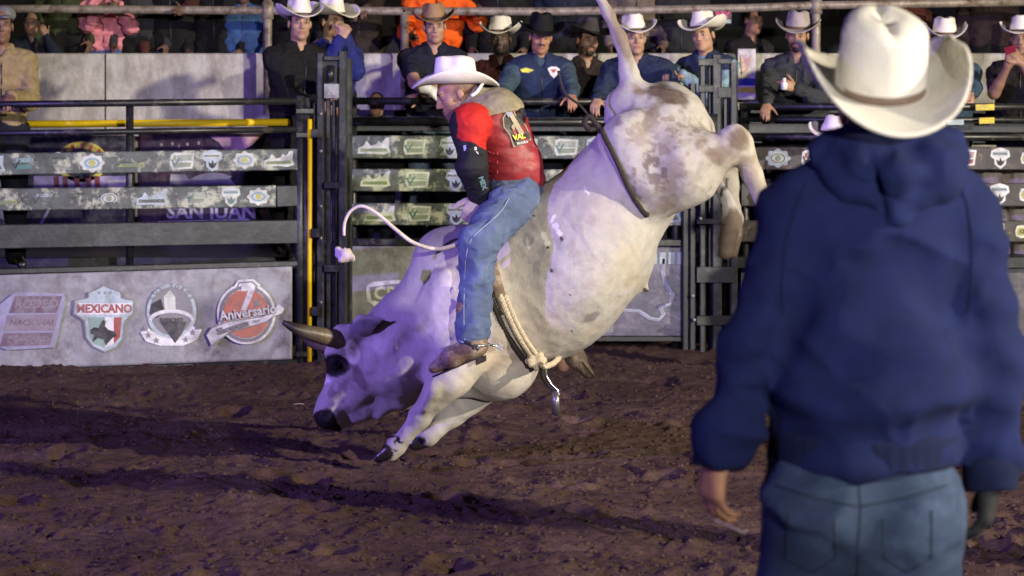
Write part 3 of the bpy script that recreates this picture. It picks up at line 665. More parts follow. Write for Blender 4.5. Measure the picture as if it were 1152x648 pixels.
# big sheet, slightly dented
A0 = [G(-80, 311.5), G(329, 299.5), G(329, 403.5), G(-80, 418.5)]
nu, nv = 140, 36; gv = []; 
for j in range(nv+1):
    for i in range(nu+1):
        a, b = i/nu, j/nv; p = (A0[0]*(1-a)+A0[1]*a)*(1-b)+(A0[3]*(1-a)+A0[2]*a)*b
        e = min(1, 6*min(a, 1-a)*3, 6*min(b, 1-b)); gv.append((p.x, p.y-.022+e*.012*float(fbm(p.x*2.2, 0, p.z*3, 3))+e*.007*float(1-2*abs(fbm(p.x*3+p.z*4, 1, p.z*2-p.x, 3))), p.z))
gv = np.array(gv); q = np.array([(j*(nu+1)+i, j*(nu+1)+i+1, (j+1)*(nu+1)+i+1, (j+1)*(nu+1)+i) for j in range(nv) for i in range(nu)])
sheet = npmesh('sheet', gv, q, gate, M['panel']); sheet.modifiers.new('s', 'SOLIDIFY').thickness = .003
GP = lambda u, v, l: G(u, v, -.041-l)
# 1 red slanted badge
Q = Print(GP); Q.poly([(14, 331), (20, 329), (72, 330), (74, 336), (62, 391), (8, 394), (-12, 385), (-10, 350)], 0, CSV)
FM = flatmat('faded_maroon', (.15, .10, .13), .55, (.24, .23, .25)); FS = flatmat('faded_rose', (.24, .19, .23), .55, (.26, .25, .27))
Q.poly([(17, 333), (70, 333), (64, 352), (10, 352)], 1, FM); Q.poly([(8, 355), (66, 353), (61, 372), (5, 372)], 1, FS); Q.poly([(4, 375), (60, 374), (57, 388), (0, 390)], 1, FM)
Q.text('RODEO', 40, 342.5, 14, 2, FS, bold=.02, shear=.25); Q.text('NACIONAL', 36, 363, 10, 2, FM, bold=.01, shear=.25); Q.text('MEXICANO', 31, 381.5, 9, 2, FS, bold=.01, shear=.25); Q.build('logo', sheet)
# 2 shield with rider on a bull
Q = Print(GP); sh = [(100, 329), (108, 326), (117, 321), (126, 325), (136, 328), (137, 335), (151, 338), (151, 352), (144, 358), (141, 361), (139, 380), (132, 390), (118, 396), (105, 390), (97, 380), (95, 361), (90, 357), (83, 353), (84, 338), (99, 335)]
Q.poly(sh, 0, CB); Q.line(sh, 1.3, 2, CMG, True); Q.poly([(87, 341), (148, 341), (148, 354), (87, 354)], 1, CL); Q.poly([(99, 357), (118, 357), (118, 391), (106, 387), (101, 379)], 1, flatmat('soft_green', (.22, .34, .28)))
Q.poly([(118, 357), (128, 357), (128, 387), (118, 391)], 1, CL); Q.poly([(128, 357), (137, 357), (135, 379), (128, 387)], 1, CR)
Q.text('MEXICANO', 117.5, 347.6, 13, 2, CR, bold=.035, sx=.92); Q.text('* * *', 118, 331, 9, 2, CMG)
Q.poly([(102, 371), (106, 368), (111, 369), (114, 363), (116, 360), (119, 361), (118, 367), (122, 371), (129, 373), (132, 378), (127, 380), (122, 385), (119, 389), (117, 382), (110, 380), (104, 385), (106, 377), (102, 375)], 3, CD); Q.build('logo', sheet)
# 3 arch badge with stars
Q = Print(GP); Q.poly(ell_pts(193, 351, 28, 32, 30), 0, CB); Q.poly(ell_pts(193, 350, 24, 27, 30), 1, CMG); Q.poly([(184, 334), (191, 326), (197, 334), (198, 352), (186, 352)], 2, CW)
Q.poly([(170, 342), (181, 336), (185, 350), (176, 358), (168, 353)], 2, CD); Q.poly([(180, 362), (210, 362), (205, 375), (197, 386), (190, 376)], 3, CD); Q.line(ell_pts(193, 361, 24, 11, 16, PI*1.05, PI*1.95), 4, 3, CL)
Q.poly([(158, 374), (166, 368), (176, 376), (190, 381), (206, 378), (216, 366), (227, 371), (222, 382), (206, 389), (180, 389), (164, 384)], 1.5, CL)
for sx_, sy_ in ((167, 377), (217, 374), (176, 383), (209, 382), (164, 370), (222, 368)):
    Q.poly([(sx_+(4 if i % 2 == 0 else 1.7)*math.sin(i*PI/5), sy_-(4 if i % 2 == 0 else 1.7)*math.cos(i*PI/5)) for i in range(10)], 4, CMG)
Q.text('RANCHO', 193, 360, 6, 5, CD, bold=.03)
for i, ch in enumerate('LOS TOROS'): a = PI*(1.18+.64*i/8); Q.text(ch, 193+26*math.cos(a), 351+29.5*math.sin(a), 6.5, 2, CMG, ang=-(a-1.5*PI), bold=.03)
Q.build('logo', sheet)
# 4 anniversary badge with ribbon
Q = Print(GP); out = ell_pts(277, 353, 33, 34.5, 36); Q.poly(out, 0, CL); Q.poly([(262, 324), (268, 315), (285, 314), (293, 320), (290, 332), (264, 332)], .5, CL); Q.line([(265, 329), (269, 318), (284, 317), (289, 322), (288, 329)], 1.6, 1.5, CMG)
Q.line(ell_pts(277, 353, 28.5, 30, 40), 3.4, 1.5, CMG, True); Q.poly(ell_pts(277, 353, 26, 27.5, 36), 2, CO); Q.poly([(272, 322), (286, 320), (287, 325), (277, 349), (271, 349), (279, 327), (271, 328)], 3, CL)
Q.poly([(284, 336), (288, 339), (292, 335), (291, 341), (295, 345), (289, 344), (285, 348), (286, 342)], 3, CMG)
Q.poly([(232, 376), (238, 368), (256, 361), (279, 357), (296, 355), (309, 347), (313, 342), (320, 347), (317, 353), (308, 355), (300, 362), (280, 367), (259, 373), (244, 386), (238, 389)], 3, CL)
Q.line([(233, 376), (238, 369), (256, 362), (279, 358.5), (296, 356), (309, 348.5)], 1.2, 4, CMG); Q.line([(239, 388), (246, 383), (260, 373), (280, 368), (300, 362), (309, 355)], 1.2, 4, CMG)
Q.text('Aniversario', 279, 352, 15, 6, CMG, ang=.14, bold=.055, sx=.92); Q.text('Aniversario', 279, 351.6, 15, 7, CL, ang=.14, bold=.02, sx=.92); Q.text('Showcen', 262, 368.5, 10, 6, CMG, ang=.30, bold=.04); Q.text('ter', 289, 361, 7, 6, CMG, ang=.2); Q.build('logo', sheet)
# yellow rail and post behind / beside the gate
mb = MB(); mb.tube([P(-80, 140.5, 15.45), P(326, 137.5, 15.45)], .026, 12); yg = mb.build('yellow_rail', M['yellow'], None, True); tag(yg, 'long horizontal yellow pipe rail running behind the left gate', 'rail')
mb = MB(); mb.tube([P(348.5, 134, 15.02), P(348, 416, 15.02)], .0155, 12); tag(mb.build('yellow_post', M['yellow'], None, True), 'thin upright yellow pipe standing between the left gate and the tall grey post', 'post')
# ================================================================== TALL GATE POST (centre left)
pc = P(372, 410, 15.1); post = empty('gate_post', (pc.x, pc.y, 0), 'tall dark grey steel gate post with a bare plate near its top', 'post')
for px, wd, yt, dy in ((360.5, .052, 60, 0), (385.5, .058, 58, 0), (369.5, .028, 112, .03), (376, .026, 112, .05), (392, .05, 66, .10), (355, .03, 116, .08)):
    mb = MB(); a = P(px, yt, 15.1+dy); b = P(px, 414, 15.1+dy); mb.beam(a, b, wd, .09, bev=.010); mb.build('channel', M['pipe2'], post)
for yt, yb, dy, mt in ((63, 68, -.045, 'pipe2'), (94, 111, -.05, 'plate'), (205, 212, -.045, 'pipe2'), (298, 306, -.045, 'pipe2'), (388, 396, -.045, 'pipe2')):
    mb = MB(); mb.beam(P(365, (yt+yb)/2, 15.1+dy), P(381.5, (yt+yb)/2, 15.1+dy), (yb-yt)*15.1/FPX, .03); mb.build('cross_plate' if mt == 'pipe2' else 'latch_plate', M[mt], post)
mb = MB(); mb.beam(P(365, 84, 15.12), P(382, 84, 15.12), .19, .04); mb.build('back_plate', M['slat_black'], post)
mb = MB(); mb.tube([P(372, 74, 15.02), P(371, 92, 15.0)], .028, 10); mb.build('latch_pin', M['pipe'], post, True)
for py in (128, 170, 232, 268, 340): mb = MB(); mb.tube([P(361, py, 15.04), P(361, py, 15.01)], .012, 8); mb.build('bolt', M['plate'], post, True)
for py in (150, 262, 350):
    mb = MB(); mb.beam(P(351, py, 15.02), P(359, py, 15.02), .06, .06); mb.build('hinge', M['pipe2'], post)
# ================================================================== MIDDLE CHUTE FENCE
FY = 16.0; F = lambda px, py, dy=0: P(px, py, FY+dy)
c_ = F(590, 380); ch = empty('chute_fence', (c_.x, c_.y, 0), 'middle fence of black pipes and weathered emblem slats behind bull and rider', 'fence')
for y, r in ((114, .027), (137, .030)):
    mb = MB(); mb.tube([F(392, y-.5), F(778, y+1)], r, 12); mb.build('rail', M['pipe'], ch, True)
for px in (397, 583, 760): mb = MB(); mb.tube([F(px, 104 if px == 397 else 115, .05), F(px, 390, .05)], .030, 12); mb.build('upright', M['pipe'], ch, True)
slat(ch, 394, 772, 131, 148, 132, 148, FY+.06, FY+.06, M['slat_black'], depth=.03)
for (yt, yb, off) in ((152.5, 178, 0), (190, 215, 3), (228.5, 253, 6)):
    E = [(421+off, 'wave', WORN), (468+off, 'bull', WORN), (508+off, 'shield', WORN2), (548+off, 'oval', WORN), (590+off, 'wave', WORN), (636+off, 'bull', WORN), (672+off, 'shield', WORN2), (708+off, 'oval', WORN), (748, 'wave', WORN2)]
    slat(ch, 394, 772, yt, yb, yt+1, yb+1, FY, FY, M['slat_worn'], E)
slat(ch, 394, 772, 268, 276, 269, 277, FY, FY, M['pipe'], name='sheet_frame'); slat(ch, 394, 772, 377, 384, 378, 384, FY, FY, M['pipe'], name='sheet_frame')
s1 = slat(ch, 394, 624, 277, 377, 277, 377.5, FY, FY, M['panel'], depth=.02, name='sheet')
Q = Print(lambda u, v, l: F(u, v, -.013-l)); tg = [(412, 322), (420, 317), (446, 315), (470, 318), (474, 328), (466, 342), (440, 346), (424, 347), (412, 338)]
Q.poly(tg, 0, CL); Q.poly([(416, 323), (445, 319), (468, 322), (468, 333), (440, 341), (418, 338)], 1, CMG); Q.text('CREI', 441, 330.5, 20, 2, CW, bold=.04); Q.build('logo', s1)
s2 = slat(ch, 626, 772, 278, 378, 278, 378, FY, FY, M['panel_purple'], depth=.02, name='sheet')
Q = Print(lambda u, v, l: F(u, v, -.013-l))
path = [(640, 361), (662, 354), (680, 355), (700, 349), (718, 350), (730, 358), (741, 360), (746, 354), (742, 346), (754, 342), (756, 332), (748, 320), (745, 306), (747, 292)]
Q.line(path, 3.2, 1, CSV); Q.line([(p[0]+2, p[1]-1) for p in path], 1.2, 2, CB); 
Q.poly([(632, 340), (690, 340), (690, 374), (632, 374)], .2, CMG); Q.line([(636, 348), (684, 347)], 2, 1.4, CB); Q.line([(636, 368), (686, 366)], 3, 1.4, CSV)
for px in range(722, 766, 10): Q.poly([(px, 284), (px+7, 284), (px+7, 297), (px, 297)], 1, CB)
Q.build('logo', s2)
# ================================================================== RIGHT GATE POST
pc = P(800, 400, 15.85); post2 = empty('gate_post', (pc.x, pc.y, 0), 'broad black steel gate post with slotted plates, behind the hind legs of the bull', 'post')
for px, wd, yt, dy, mt in ((779, .05, 94, .05, 'pipe'), (790, .045, 66, 0, 'pipe'), (806, .07, 62, -.02, 'pipe2'), (825, .055, 70, 0, 'pipe2'), (815.5, .03, 110, .05, 'pipe'), (798, .02, 66, .05, 'pipe2'), (771, .05, 118, .1, 'pipe')):
    mb = MB(); mb.beam(P(px, yt, 15.85+dy), P(px, 402, 15.85+dy), wd, .09, bev=.010); mb.build('channel', M[mt], post2)
for px0, px1, yt, yb, mt in ((786, 802, 66, 74, 'pipe2'), (786, 802, 96, 104, 'pipe2'), (808, 822, 66, 72, 'pipe2'), (808, 822, 98, 110, 'pipe2'), (784, 802, 128, 134, 'pipe'), (784, 826, 246, 252, 'pipe2'), (784, 826, 300, 318, 'pipe2'), (784, 826, 355, 366, 'pipe')):
    mb = MB(); mb.beam(P(px0, (yt+yb)/2, 15.79), P(px1, (yt+yb)/2, 15.79), (yb-yt)*15.8/FPX, .04); mb.build('cross_plate', M[mt], post2)
mb = MB(); mb.tube([P(800, 128, 15.72), P(800, 172, 15.72)], .045, 14); mb.build('hinge_barrel', M['pipe2'], post2, True)
for px, py in ((779, 333), (781, 360), (788, 246), (800, 215), (811, 285)): mb = MB(); mb.tube([P(px, py, 15.80), P(px, py, 15.76)], .014, 8); mb.build('bolt', M['plate'], post2, True)
# ================================================================== RIGHT FENCE
F2 = lambda px, py, dy=0: P(px, py, 16.1+dy)
c_ = F2(1000, 390); rf = empty('arena_fence', (c_.x, c_.y, 0), 'right arena fence of dark slats with fresh emblems behind the man in the hoodie', 'fence')
for y, r in ((121, .028), (135.5, .020), (155, .026)):
    mb = MB(); mb.tube([F2(832, y-1), F2(1240, y-.5)], r, 12); mb.build('rail', M['pipe'], rf, True)
slat(rf, 834, 1240, 139, 150, 138, 149, 16.2, 16.2, M['slat_black'], depth=.02)
for px in (838, 1010, 1200): mb = MB(); mb.tube([F2(px, 118, .06), F2(px, 392, .06)], .030, 12); mb.build('upright', M['pipe'], rf, True)
for yt, yb, sh_ in ((165.5, 191, 0), (206, 232, -3), (248, 272, -7)):
    E = [(876+sh_, 'oval', WORN2), (915+sh_, 'bull', FRESH), (955, 'shield', FRESH), (990, 'tag', FRESH), (1030, 'wave', FRESH), (1085+sh_, 'bull', FRESH), (1125+sh_, 'shield', FRESH), (1158+sh_, 'tag', FRESH)]
    slat(rf, 834, 1240, yt, yb, yt, yb, 16.1, 16.1, M['slat_dark'], E, FRESH)
slat(rf, 834, 1240, 290, 300, 289, 299, 16.1, 16.1, M['pipe'], name='sheet_frame'); slat(rf, 834, 1240, 301, 380, 300, 379, 16.12, 16.12, M['panel_purple'], depth=.02, name='sheet'); slat(rf, 834, 1240, 381, 388, 380, 387, 16.1, 16.1, M['pipe'], name='sheet_frame')
# yellow and white tags clipped behind the right rails
for i, (px, py, wd, hh, mt, lb, ct) in enumerate(((1108, 121, 21, 7, CY, 'yellow plastic card tucked behind the top rail of the right fence', 'card'), (1110, 136, 17, 7, CY, 'yellow plastic card below the other one on the right fence', 'card'), (1075, 138, 18, 6, CB, 'pale blue cloth end hanging over the second rail of the right fence', 'cloth'))):
    mb = MB(); mb.beam(P(px-wd/2, py, 16.04), P(px+wd/2, py-.5, 16.04), hh*16/FPX, .012); mb.build('sign_card' if ct == 'card' else 'cloth', flatmat('tag_yellow', (.75, .60, .02)) if ct == 'card' else mt)
    tag(bpy.context.scene.collection.objects[-1], lb, ct)
# pale feed sacks in the chute behind the right slats
def sack(px, py, Y, wpx, hpx, lab):
    S = SDF(); c = P(px, py, Y); w_ = wpx/FPX*Y/2; h_ = hpx/FPX*Y/2
    S.ell((c.x, c.y, c.z), (w_, .16, h_), None, .05); S.ell((c.x-w_*.5, c.y, c.z+h_*.3), (w_*.45, .14, h_*.7), None, .05); S.ell((c.x+w_*.5, c.y, c.z-h_*.1), (w_*.5, .15, h_*.8), None, .05)
    vt, q = S.mesh(.02); n = normals(vt, q); vt += n*(fbm(vt[:, 0]*9, vt[:, 1]*9, vt[:, 2]*9, 3)*.03)[:, None]
    tag(npmesh('sack', vt, q, None, cloth((.42, .37, .32), var=.3)), lab, 'sack', 'pale sacks stacked behind the right fence')
for px in (1080, 1112, 1146):
    for k_, py in enumerate((200, 242, 284)): sack(px+3*k_, py, 16.55, 31, 44, ['pale sack at the top of the %s stack behind the right fence', 'pale sack in the middle of the %s stack behind the right fence', 'pale sack at the bottom of the %s stack behind the right fence'][k_] % {1080: 'inner', 1112: 'centre', 1146: 'outermost'}[px])
# dark plank backing, added so the gaps between the slats stay dark
cb = empty('dark_gap_backing', (2.0, 17.05, 0), 'added dark plank backing that darkens the gaps behind the fences', 'wall')
for k_ in range(6):
    mb = MB(); z_ = .15+k_*.285; mb.beam((P(396, 0, 17.05).x, 17.05, z_), (P(1240, 0, 17.05).x, 17.05, z_), .27, .03); mb.build('plank', M['slat_black'], cb)
for px in (400, 560, 700, 850, 1000, 1150): mb = MB(); a = P(px, 0, 17.10); mb.beam((a.x, 17.10, 0), (a.x, 17.10, 1.72), .06, .06); mb.build('upright', M['pipe'], cb)
# ================================================================== BANNERS ON THE CONCRETE WALL behind the left gate
BY = 18.22
def banner(name, label, px0, px1, py0, py1, mat):
    c = P((px0+px1)/2, py1, BY); r = empty('banner', (c.x, c.y, c.z), label, 'banner')
    nu, nv = 30, 12; vs = []
    for j in range(nv+1):
        for i in range(nu+1):
            p = P(px0+(px1-px0)*i/nu, py0+(py1-py0)*j/nv, BY); vs.append((p.x, p.y+.015*float(fbm(p.x*3, 1, p.z*2, 2)), p.z))
    q = np.array([(j*(nu+1)+i, j*(nu+1)+i+1, (j+1)*(nu+1)+i+1, (j+1)*(nu+1)+i) for j in range(nv) for i in range(nu)])
    s = npmesh('sheet', np.array(vs), q, r, mat); s.modifiers.new('s', 'SOLIDIFY').thickness = .003
    return r, s, Print(lambda u, v, l: P(u, v, BY-.022-l))
violet = flatmat('violet_vinyl', (.50, .44, .72)); dkv = flatmat('dark_vinyl_banner', (.06, .03, .04))
CP = flatmat('bright_pink_print', (.85, .55, .55)); CY = flatmat('bright_yellow_print', (.85, .78, .08)); CR = flatmat('bright_red_print', (.55, .06, .05)); CL = flatmat('bright_white_print', (.85, .85, .85)); CMG = flatmat('light_grey_print', (.38, .38, .40)); CMR = flatmat('wine_print', (.22, .05, .06))
r, s, Q = banner('banner', 'violet and white striped banner at the far left edge behind the gate', -40, 23, 128, 320, violet)
for y in (134, 158, 170): Q.poly([(-38, y-4), (22, y-4), (22, y+2), (-38, y+2)], 1, CL)
Q.poly([(-38, 208), (22, 208), (22, 213), (-38, 213)], 1, CL); Q.poly([(-38, 260), (-5, 230), (8, 262), (-38, 300)], 1, CSV); Q.build('stripe_print', s)
r, s, Q = banner('banner', 'dark banner with yellow and red round crest behind the left gate', 26, 152, 152, 318, flatmat('darkblue_banner', (.025, .022, .04)))
Q.poly(ell_pts(92, 182, 29, 23, 36), 1, CY); Q.poly(ell_pts(92, 184, 22, 17, 30), 2, CD)
for i in range(7):
    a = PI+.32+i*.42; Q.poly([(92+22*math.cos(a-.08), 184+17*math.sin(a-.08)), (92+28*math.cos(a-.08), 183+22*math.sin(a-.08)), (92+28*math.cos(a+.08), 183+22*math.sin(a+.08)), (92+22*math.cos(a+.08), 184+17*math.sin(a+.08))], 2, CR)
Q.poly([(38, 198), (148, 198), (148, 212), (38, 212)], 1, violet)
for px in (60, 70, 83, 96, 106): Q.poly([(px, 199), (px+6, 198), (px+7, 212), (px+1, 212)], 2, CMR)
Q.poly([(122, 203), (144, 201), (144, 211), (121, 211)], 2, CL)
Q.build('crest_print', s); Q = Print(Q.fn)
for px in (34, 43, 52, 61): Q.poly([(px, 279), (px+5, 279), (px+5, 302), (px, 302)], 1, CP)
for px in (80, 94, 108, 123, 137): Q.poly([(px, 280), (px+10, 277), (px+10, 302), (px, 303)], 1, flatmat('tan_print', (.50, .36, .24)))
Q.poly([(80, 278), (118, 277), (100, 290), (84, 289)], 2, CD); Q.poly([(86, 284), (91, 284), (91, 303), (86, 303)], 3, flatmat('ochre_print', (.35, .18, .02))); Q.build('column_print', s); Q = Print(Q.fn); Q.line([(45, 254), (58, 230)], 3, 1, violet); Q.build('stripe_print', s)
r, s, Q = banner('banner', 'dark maroon banner reading SAN JUAN with a grey round seal behind the left gate', 156, 326, 150, 318, dkv)
Q.poly([(236, 154), (292, 154), (284, 163), (270, 171), (252, 168), (246, 160)], 1, CP); Q.poly([(300, 154), (314, 152), (302, 172), (292, 172)], 1, CP); Q.poly([(317, 152), (321, 152), (314, 172), (310, 172)], 1, CP)
Q.poly(ell_pts(240, 250, 52, 56, 40), 1, CMG); Q.poly(ell_pts(240, 250, 41, 45, 40), 2, CSV); Q.poly(ell_pts(240, 250, 33, 37, 30), 3, CD); Q.poly([(192, 196), (208, 196), (222, 212), (190, 212)], 3, CMG); Q.poly([(280, 196), (298, 212), (268, 212), (258, 200)], 4, CD)
Q.poly([(178, 250), (186, 236), (298, 234), (306, 250)], 3.5, dkv); Q.text('SAN JUAN', 238, 239, 21, 5, CL, bold=.03, sx=1.05); Q.poly([(178, 249), (280, 246), (280, 248), (177, 251)], 5, CL)
Q.poly([(290, 236), (302, 234), (306, 246), (296, 247)], 5, CP); Q.poly([(306, 234), (316, 234), (316, 247), (306, 247)], 5, CP)
Q.poly([(150+60, 306), (262, 288), (285, 276), (300, 283), (298, 300), (262, 306)], 2, CMR); Q.poly([(302, 276), (305, 276), (305, 302), (302, 302)], 5, CP); Q.poly([(311, 276), (314, 276), (314, 302), (311, 302)], 5, CP)
for i in range(6): a, b = rng.uniform(170, 235), rng.uniform(158, 172); Q.poly(ell_pts(a, b, 1.6, 2.2, 6), 1, CP)
Q.build('seal_print', s)
r, s, Q = banner('banner', 'white banner with blue and yellow stripe right of the slotted post', 830, 850, 55, 112, CL)
Q.poly([(830.5, 88), (849.5, 88), (849.5, 96), (830.5, 96)], 1, flatmat('blue_print', (.03, .06, .35))); Q.poly([(830.5, 98), (849.5, 98), (849.5, 104), (830.5, 104)], 1, CY); Q.poly([(833, 60), (840, 66), (846, 62), (842, 78), (835, 84)], 1, CP); Q.build('stripe_print', s)
# ================================================================== BULL
BLY = 10.4
def Bp(px, py, dy=0): return np.array(P(px, py, BLY+dy))
S = SDF(); r_ = 1/240.0
def bc(a, b, ra, rb, k=.08, **kw): S.cap(Bp(*a), Bp(*b), ra*r_, rb*r_, k, **kw)
def be(c, r, k=.06, ang=0, op='u'):      # ellipsoid: radii in px (along, depth, across), ang in the picture plane
    ca, sa = math.cos(ang), math.sin(ang); R = np.array([[ca, 0, sa], [0, 1, 0], [-sa, 0, ca]]); S.ell(Bp(*c), np.array(r)*r_, R, k, op)
# barrel, back, belly
bc((600, 332, 0), (650, 275, 0), 71, 71, .10); bc((650, 275, 0), (696, 220, 0), 71, 66, .10); bc((560, 345, 0), (600, 332, 0), 72, 72, .12)
be((655, 300, -.03), (95, 84, 62), .08, -.80+1.6-1.6)
be((636, 318, 0), (80, 80, 68), .08, -.80)
be((566, 417, 0), (40, 44, 34), .05, -.35)            # brisket
# withers and hump, neck
be((508, 298, 0), (42, 34, 38), .08, .8); bc((510, 303, 0), (590, 268, 0), 36, 34, .10)
bc((530, 355, 0), (452, 398, 0), 70, 52, .10); bc((488, 335, 0), (424, 388, 0), 38, 26, .07)
be((520, 362, -.215), (42, 30, 62), .03, -.25)         # near shoulder muscle
be((486, 352, -.19), (19, 13, 50), .022, .25)
be((552, 340, -.27), (24, 14, 48), .04, -.35)
be((520, 360, .20), (44, 30, 66), .06, -.15)
be((452, 384, -.19), (14, 7, 34), .02, .55); be((430, 394, -.15), (9, 7, 28), .02, .55)
be((465, 410, -.18), (26, 10, 9), .02, -.35); be((478, 395, -.2), (9, 8, 30), .02, -.2)
# head
be((400, 402, 0), (34, 29, 29), .045, .2); bc((397, 410, 0), (375, 460, 0), 27, 17, .045)
bc((372, 455, -.0), (368, 466, 0), 17, 16, .03); S.cap(Bp(372, 468, -.05), Bp(372, 468, .05), 13*r_, 13*r_, .03)
bc((424, 418, -.06), (396, 452, -.035), 20, 12, .035); bc((424, 418, .06), (396, 452, .035), 20, 12, .035)     # cheeks
bc((405, 462, 0), (380, 478, 0), 11, 8, .03); bc((425, 445, 0), (400, 466, 0), 13, 9, .03)
be((378, 400, -.085), (15, 8, 9), .02, .35); be((378, 400, .085), (15, 8, 9), .02, .35)                       # brow over the eye
be((377, 410, -.145), (7, 6, 6), .012, 0, 's')
be((376, 411, -.105), (7.2, 7, 6.2), .004)
S.cap(Bp(363, 466, -.085), Bp(368, 461, -.09), .014, .010, .015, op='s'); S.cap(Bp(363, 466, .085), Bp(368, 461, .09), .014, .010, .015, op='s')
S.cap(Bp(364, 479, -.085), Bp(392, 470, -.105), .006, .003, .012, op='s')
S.cap(Bp(388, 382, -.10), Bp(388, 382, .10), 17*r_, 17*r_, .05)                                             # poll
# dewlap
for a, b, ra, rb in (((420, 452, 0), (452, 440, 0), 9, 12), ((452, 440, 0), (492, 424, 0), 12, 18), ((492, 424, 0), (540, 432, 0), 18, 14)): S.cap(Bp(*a), Bp(*b), ra*r_, rb*r_, .07, flat=(0, 1, 0), fr=.6)
S.cap(Bp(436, 456, -.02), Bp(426, 468, -.02), 4*r_, 3*r_, .03)
S.cap(Bp(458, 440, -.06), Bp(474, 430, -.08), 6*r_, 6*r_, .03)
# ear behind the horn
ear = [(396, 376, -.12), (410, 365, -.18), (432, 358, -.21)]
S.cap(Bp(*ear[0]), Bp(*ear[1]), 8*r_, 10*r_, .03, flat=(0, 1, .3), fr=.45); S.cap(Bp(*ear[1]), Bp(*ear[2]), 10*r_, 3*r_, .02, flat=(0, 1, .3), fr=.45)
# near foreleg
bc((517, 398, -.20), (506, 422, -.22), 32, 28, .03); bc((506, 422, -.22), (478, 462, -.22), 26, 13, .025); be((472, 469, -.225), (14, 12.5, 12.5), .015, .8)
bc((469, 475, -.22), (450, 497, -.21), 10.5, 8.5, .015); be((445, 501, -.21), (10.5, 9.5, 9.5), .012); bc((445, 501, -.21), (438, 509, -.21), 9.5, 9.5, .015)
bc((487, 436, -.32), (478, 458, -.29), 9, 6, .04)
# far foreleg
bc((548, 425, .16), (512, 462, .18), 28, 17, .06); be((505, 466, .18), (15, 13, 14), .03, .8); bc((505, 466, .18), (482, 489, .17), 12.5, 11, .03); be((478, 491, .17), (12, 11, 11), .02)
# hindquarters
be((738, 165, 0), (62, 70, 66), .10, .5); bc((712, 122, 0), (752, 122, 0), 24, 26, .10)
S.cap(Bp(700, 118, -.03), Bp(770, 135, -.08), 12*r_, 20*r_, .09); S.cap(Bp(750, 118, .12), Bp(772, 150, .14), 24*r_, 30*r_, .10)
be((735, 190, -.19), (56, 34, 50), .07, .35); be((768, 192, -.20), (44, 28, 40), .05, .35)
be((716, 180, -.30), (22, 11, 44), .025, -.45); be((700, 150, -.22), (30, 20, 20), .05, -.6)
bc((772, 182, -.22), (815, 168, -.24), 36, 17, .07); bc((812, 175, -.24), (828, 158, -.24), 16, 14, .05); S.cap(Bp(822, 152, -.26), Bp(829, 146, -.27), 8*r_, 6.5*r_, .04)
bc((832, 160, -.24), (846, 196, -.20), 14.5, 11, .03); bc((846, 196, -.20), (864, 240, -.16), 11, 10.5, .03); be((868, 250, -.16), (13, 12, 12), .02); bc((868, 250, -.16), (872, 262, -.16), 11, 11, .02)
bc((770, 190, .20), (812, 186, .18), 34, 17, .06); bc((812, 186, .18), (817, 208, .16), 16, 13.5, .03); bc((817, 208, .16), (824, 240, .14), 12.5, 10.5, .03); be((824, 247, .14), (13, 12, 11), .02); bc((824, 247, .14), (823, 262, .14), 11, 11, .02)
# flank fold, sheath
bc((716, 236, 0), (705, 300, 0), 16, 28, .07); S.cap(Bp(728, 243, -.16), Bp(722, 268, -.10), 7*r_, 9*r_, .05)
bc((700, 318, 0), (712, 316, 0), 17, 13, .05); bc((712, 316, 0), (728, 326, 0), 12, 4.5, .03); bc((716, 306, 0), (719, 290, 0), 6, 4, .04)
# tail
bc((716, 106, 0), (707, 78, 0), 15, 10, .05); bc((707, 78, 0), (697, 42, 0), 9.5, 7, .03); bc((696, 42, 0), (684, 15, 0), 7, 6.5, .03); bc((684, 15, 0), (668, -18, 0), 6.5, 8, .03); bc((668, -18, 0), (655, -60, 0), 9, 3, .03)
ridge_ = lambda a: np.maximum(1-2*np.abs(a), -.5)
vt, q = S.mesh(.0095, None, 2)
nn = normals(vt, q)
d_ = fbm(vt[:, 0]*5, vt[:, 1]*5, vt[:, 2]*5, 3)*.010+fbm(vt[:, 0]*22, vt[:, 1]*22, vt[:, 2]*22, 3)*.0022
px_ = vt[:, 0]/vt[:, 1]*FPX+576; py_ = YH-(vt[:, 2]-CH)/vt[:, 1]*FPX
# loose skin folds across neck and chest
fold = np.sin((px_*.55+py_*.42)/7.5+fbm(px_/40, py_/40, 0*px_, 3)*4)*np.exp(-((px_-462)/38)**2)*np.exp(-((py_-400)/60)**2)*.007
rib = np.sin((px_*.75+py_*.55)/9.0)*np.exp(-((px_-640)/40)**2)*np.exp(-((py_-310)/50)**2)*.004
wr = ridge_(fbm(vt[:, 0]*9+vt[:, 2]*4, vt[:, 1]*6, vt[:, 2]*7, 3)*2.4)*.0045*np.clip(1-np.hypot((px_-430)/75, (py_-400)/75), 0, 1)*1.6
wr2 = ridge_(fbm(vt[:, 0]*7+vt[:, 2]*5, vt[:, 1]*5, vt[:, 2]*6-vt[:, 0]*4, 3)*2.6)*.0022+fbm(vt[:, 0]*2.6, vt[:, 1]*2.6, vt[:, 2]*2.6, 2)*.012
vt = vt+nn*(d_+fold*1.7+rib+wr+wr2)[:, None]
X, Y, Z = vt.T; near = Y < BLY
base = np.array([.44, .42, .405])
tn = fbm(X*3, Y*3, Z*3, 4)[:, None]; col = base*(1+tn*.12)+np.array([.05, .01, -.05])*np.clip(fbm(X*1.7+9, Y*1.7, Z*1.7, 3), 0, 1)[:, None]
fn = fbm(X*14, Y*14, Z*14, 4); fn2 = fbm(X*38, Y*38, Z*38, 3)
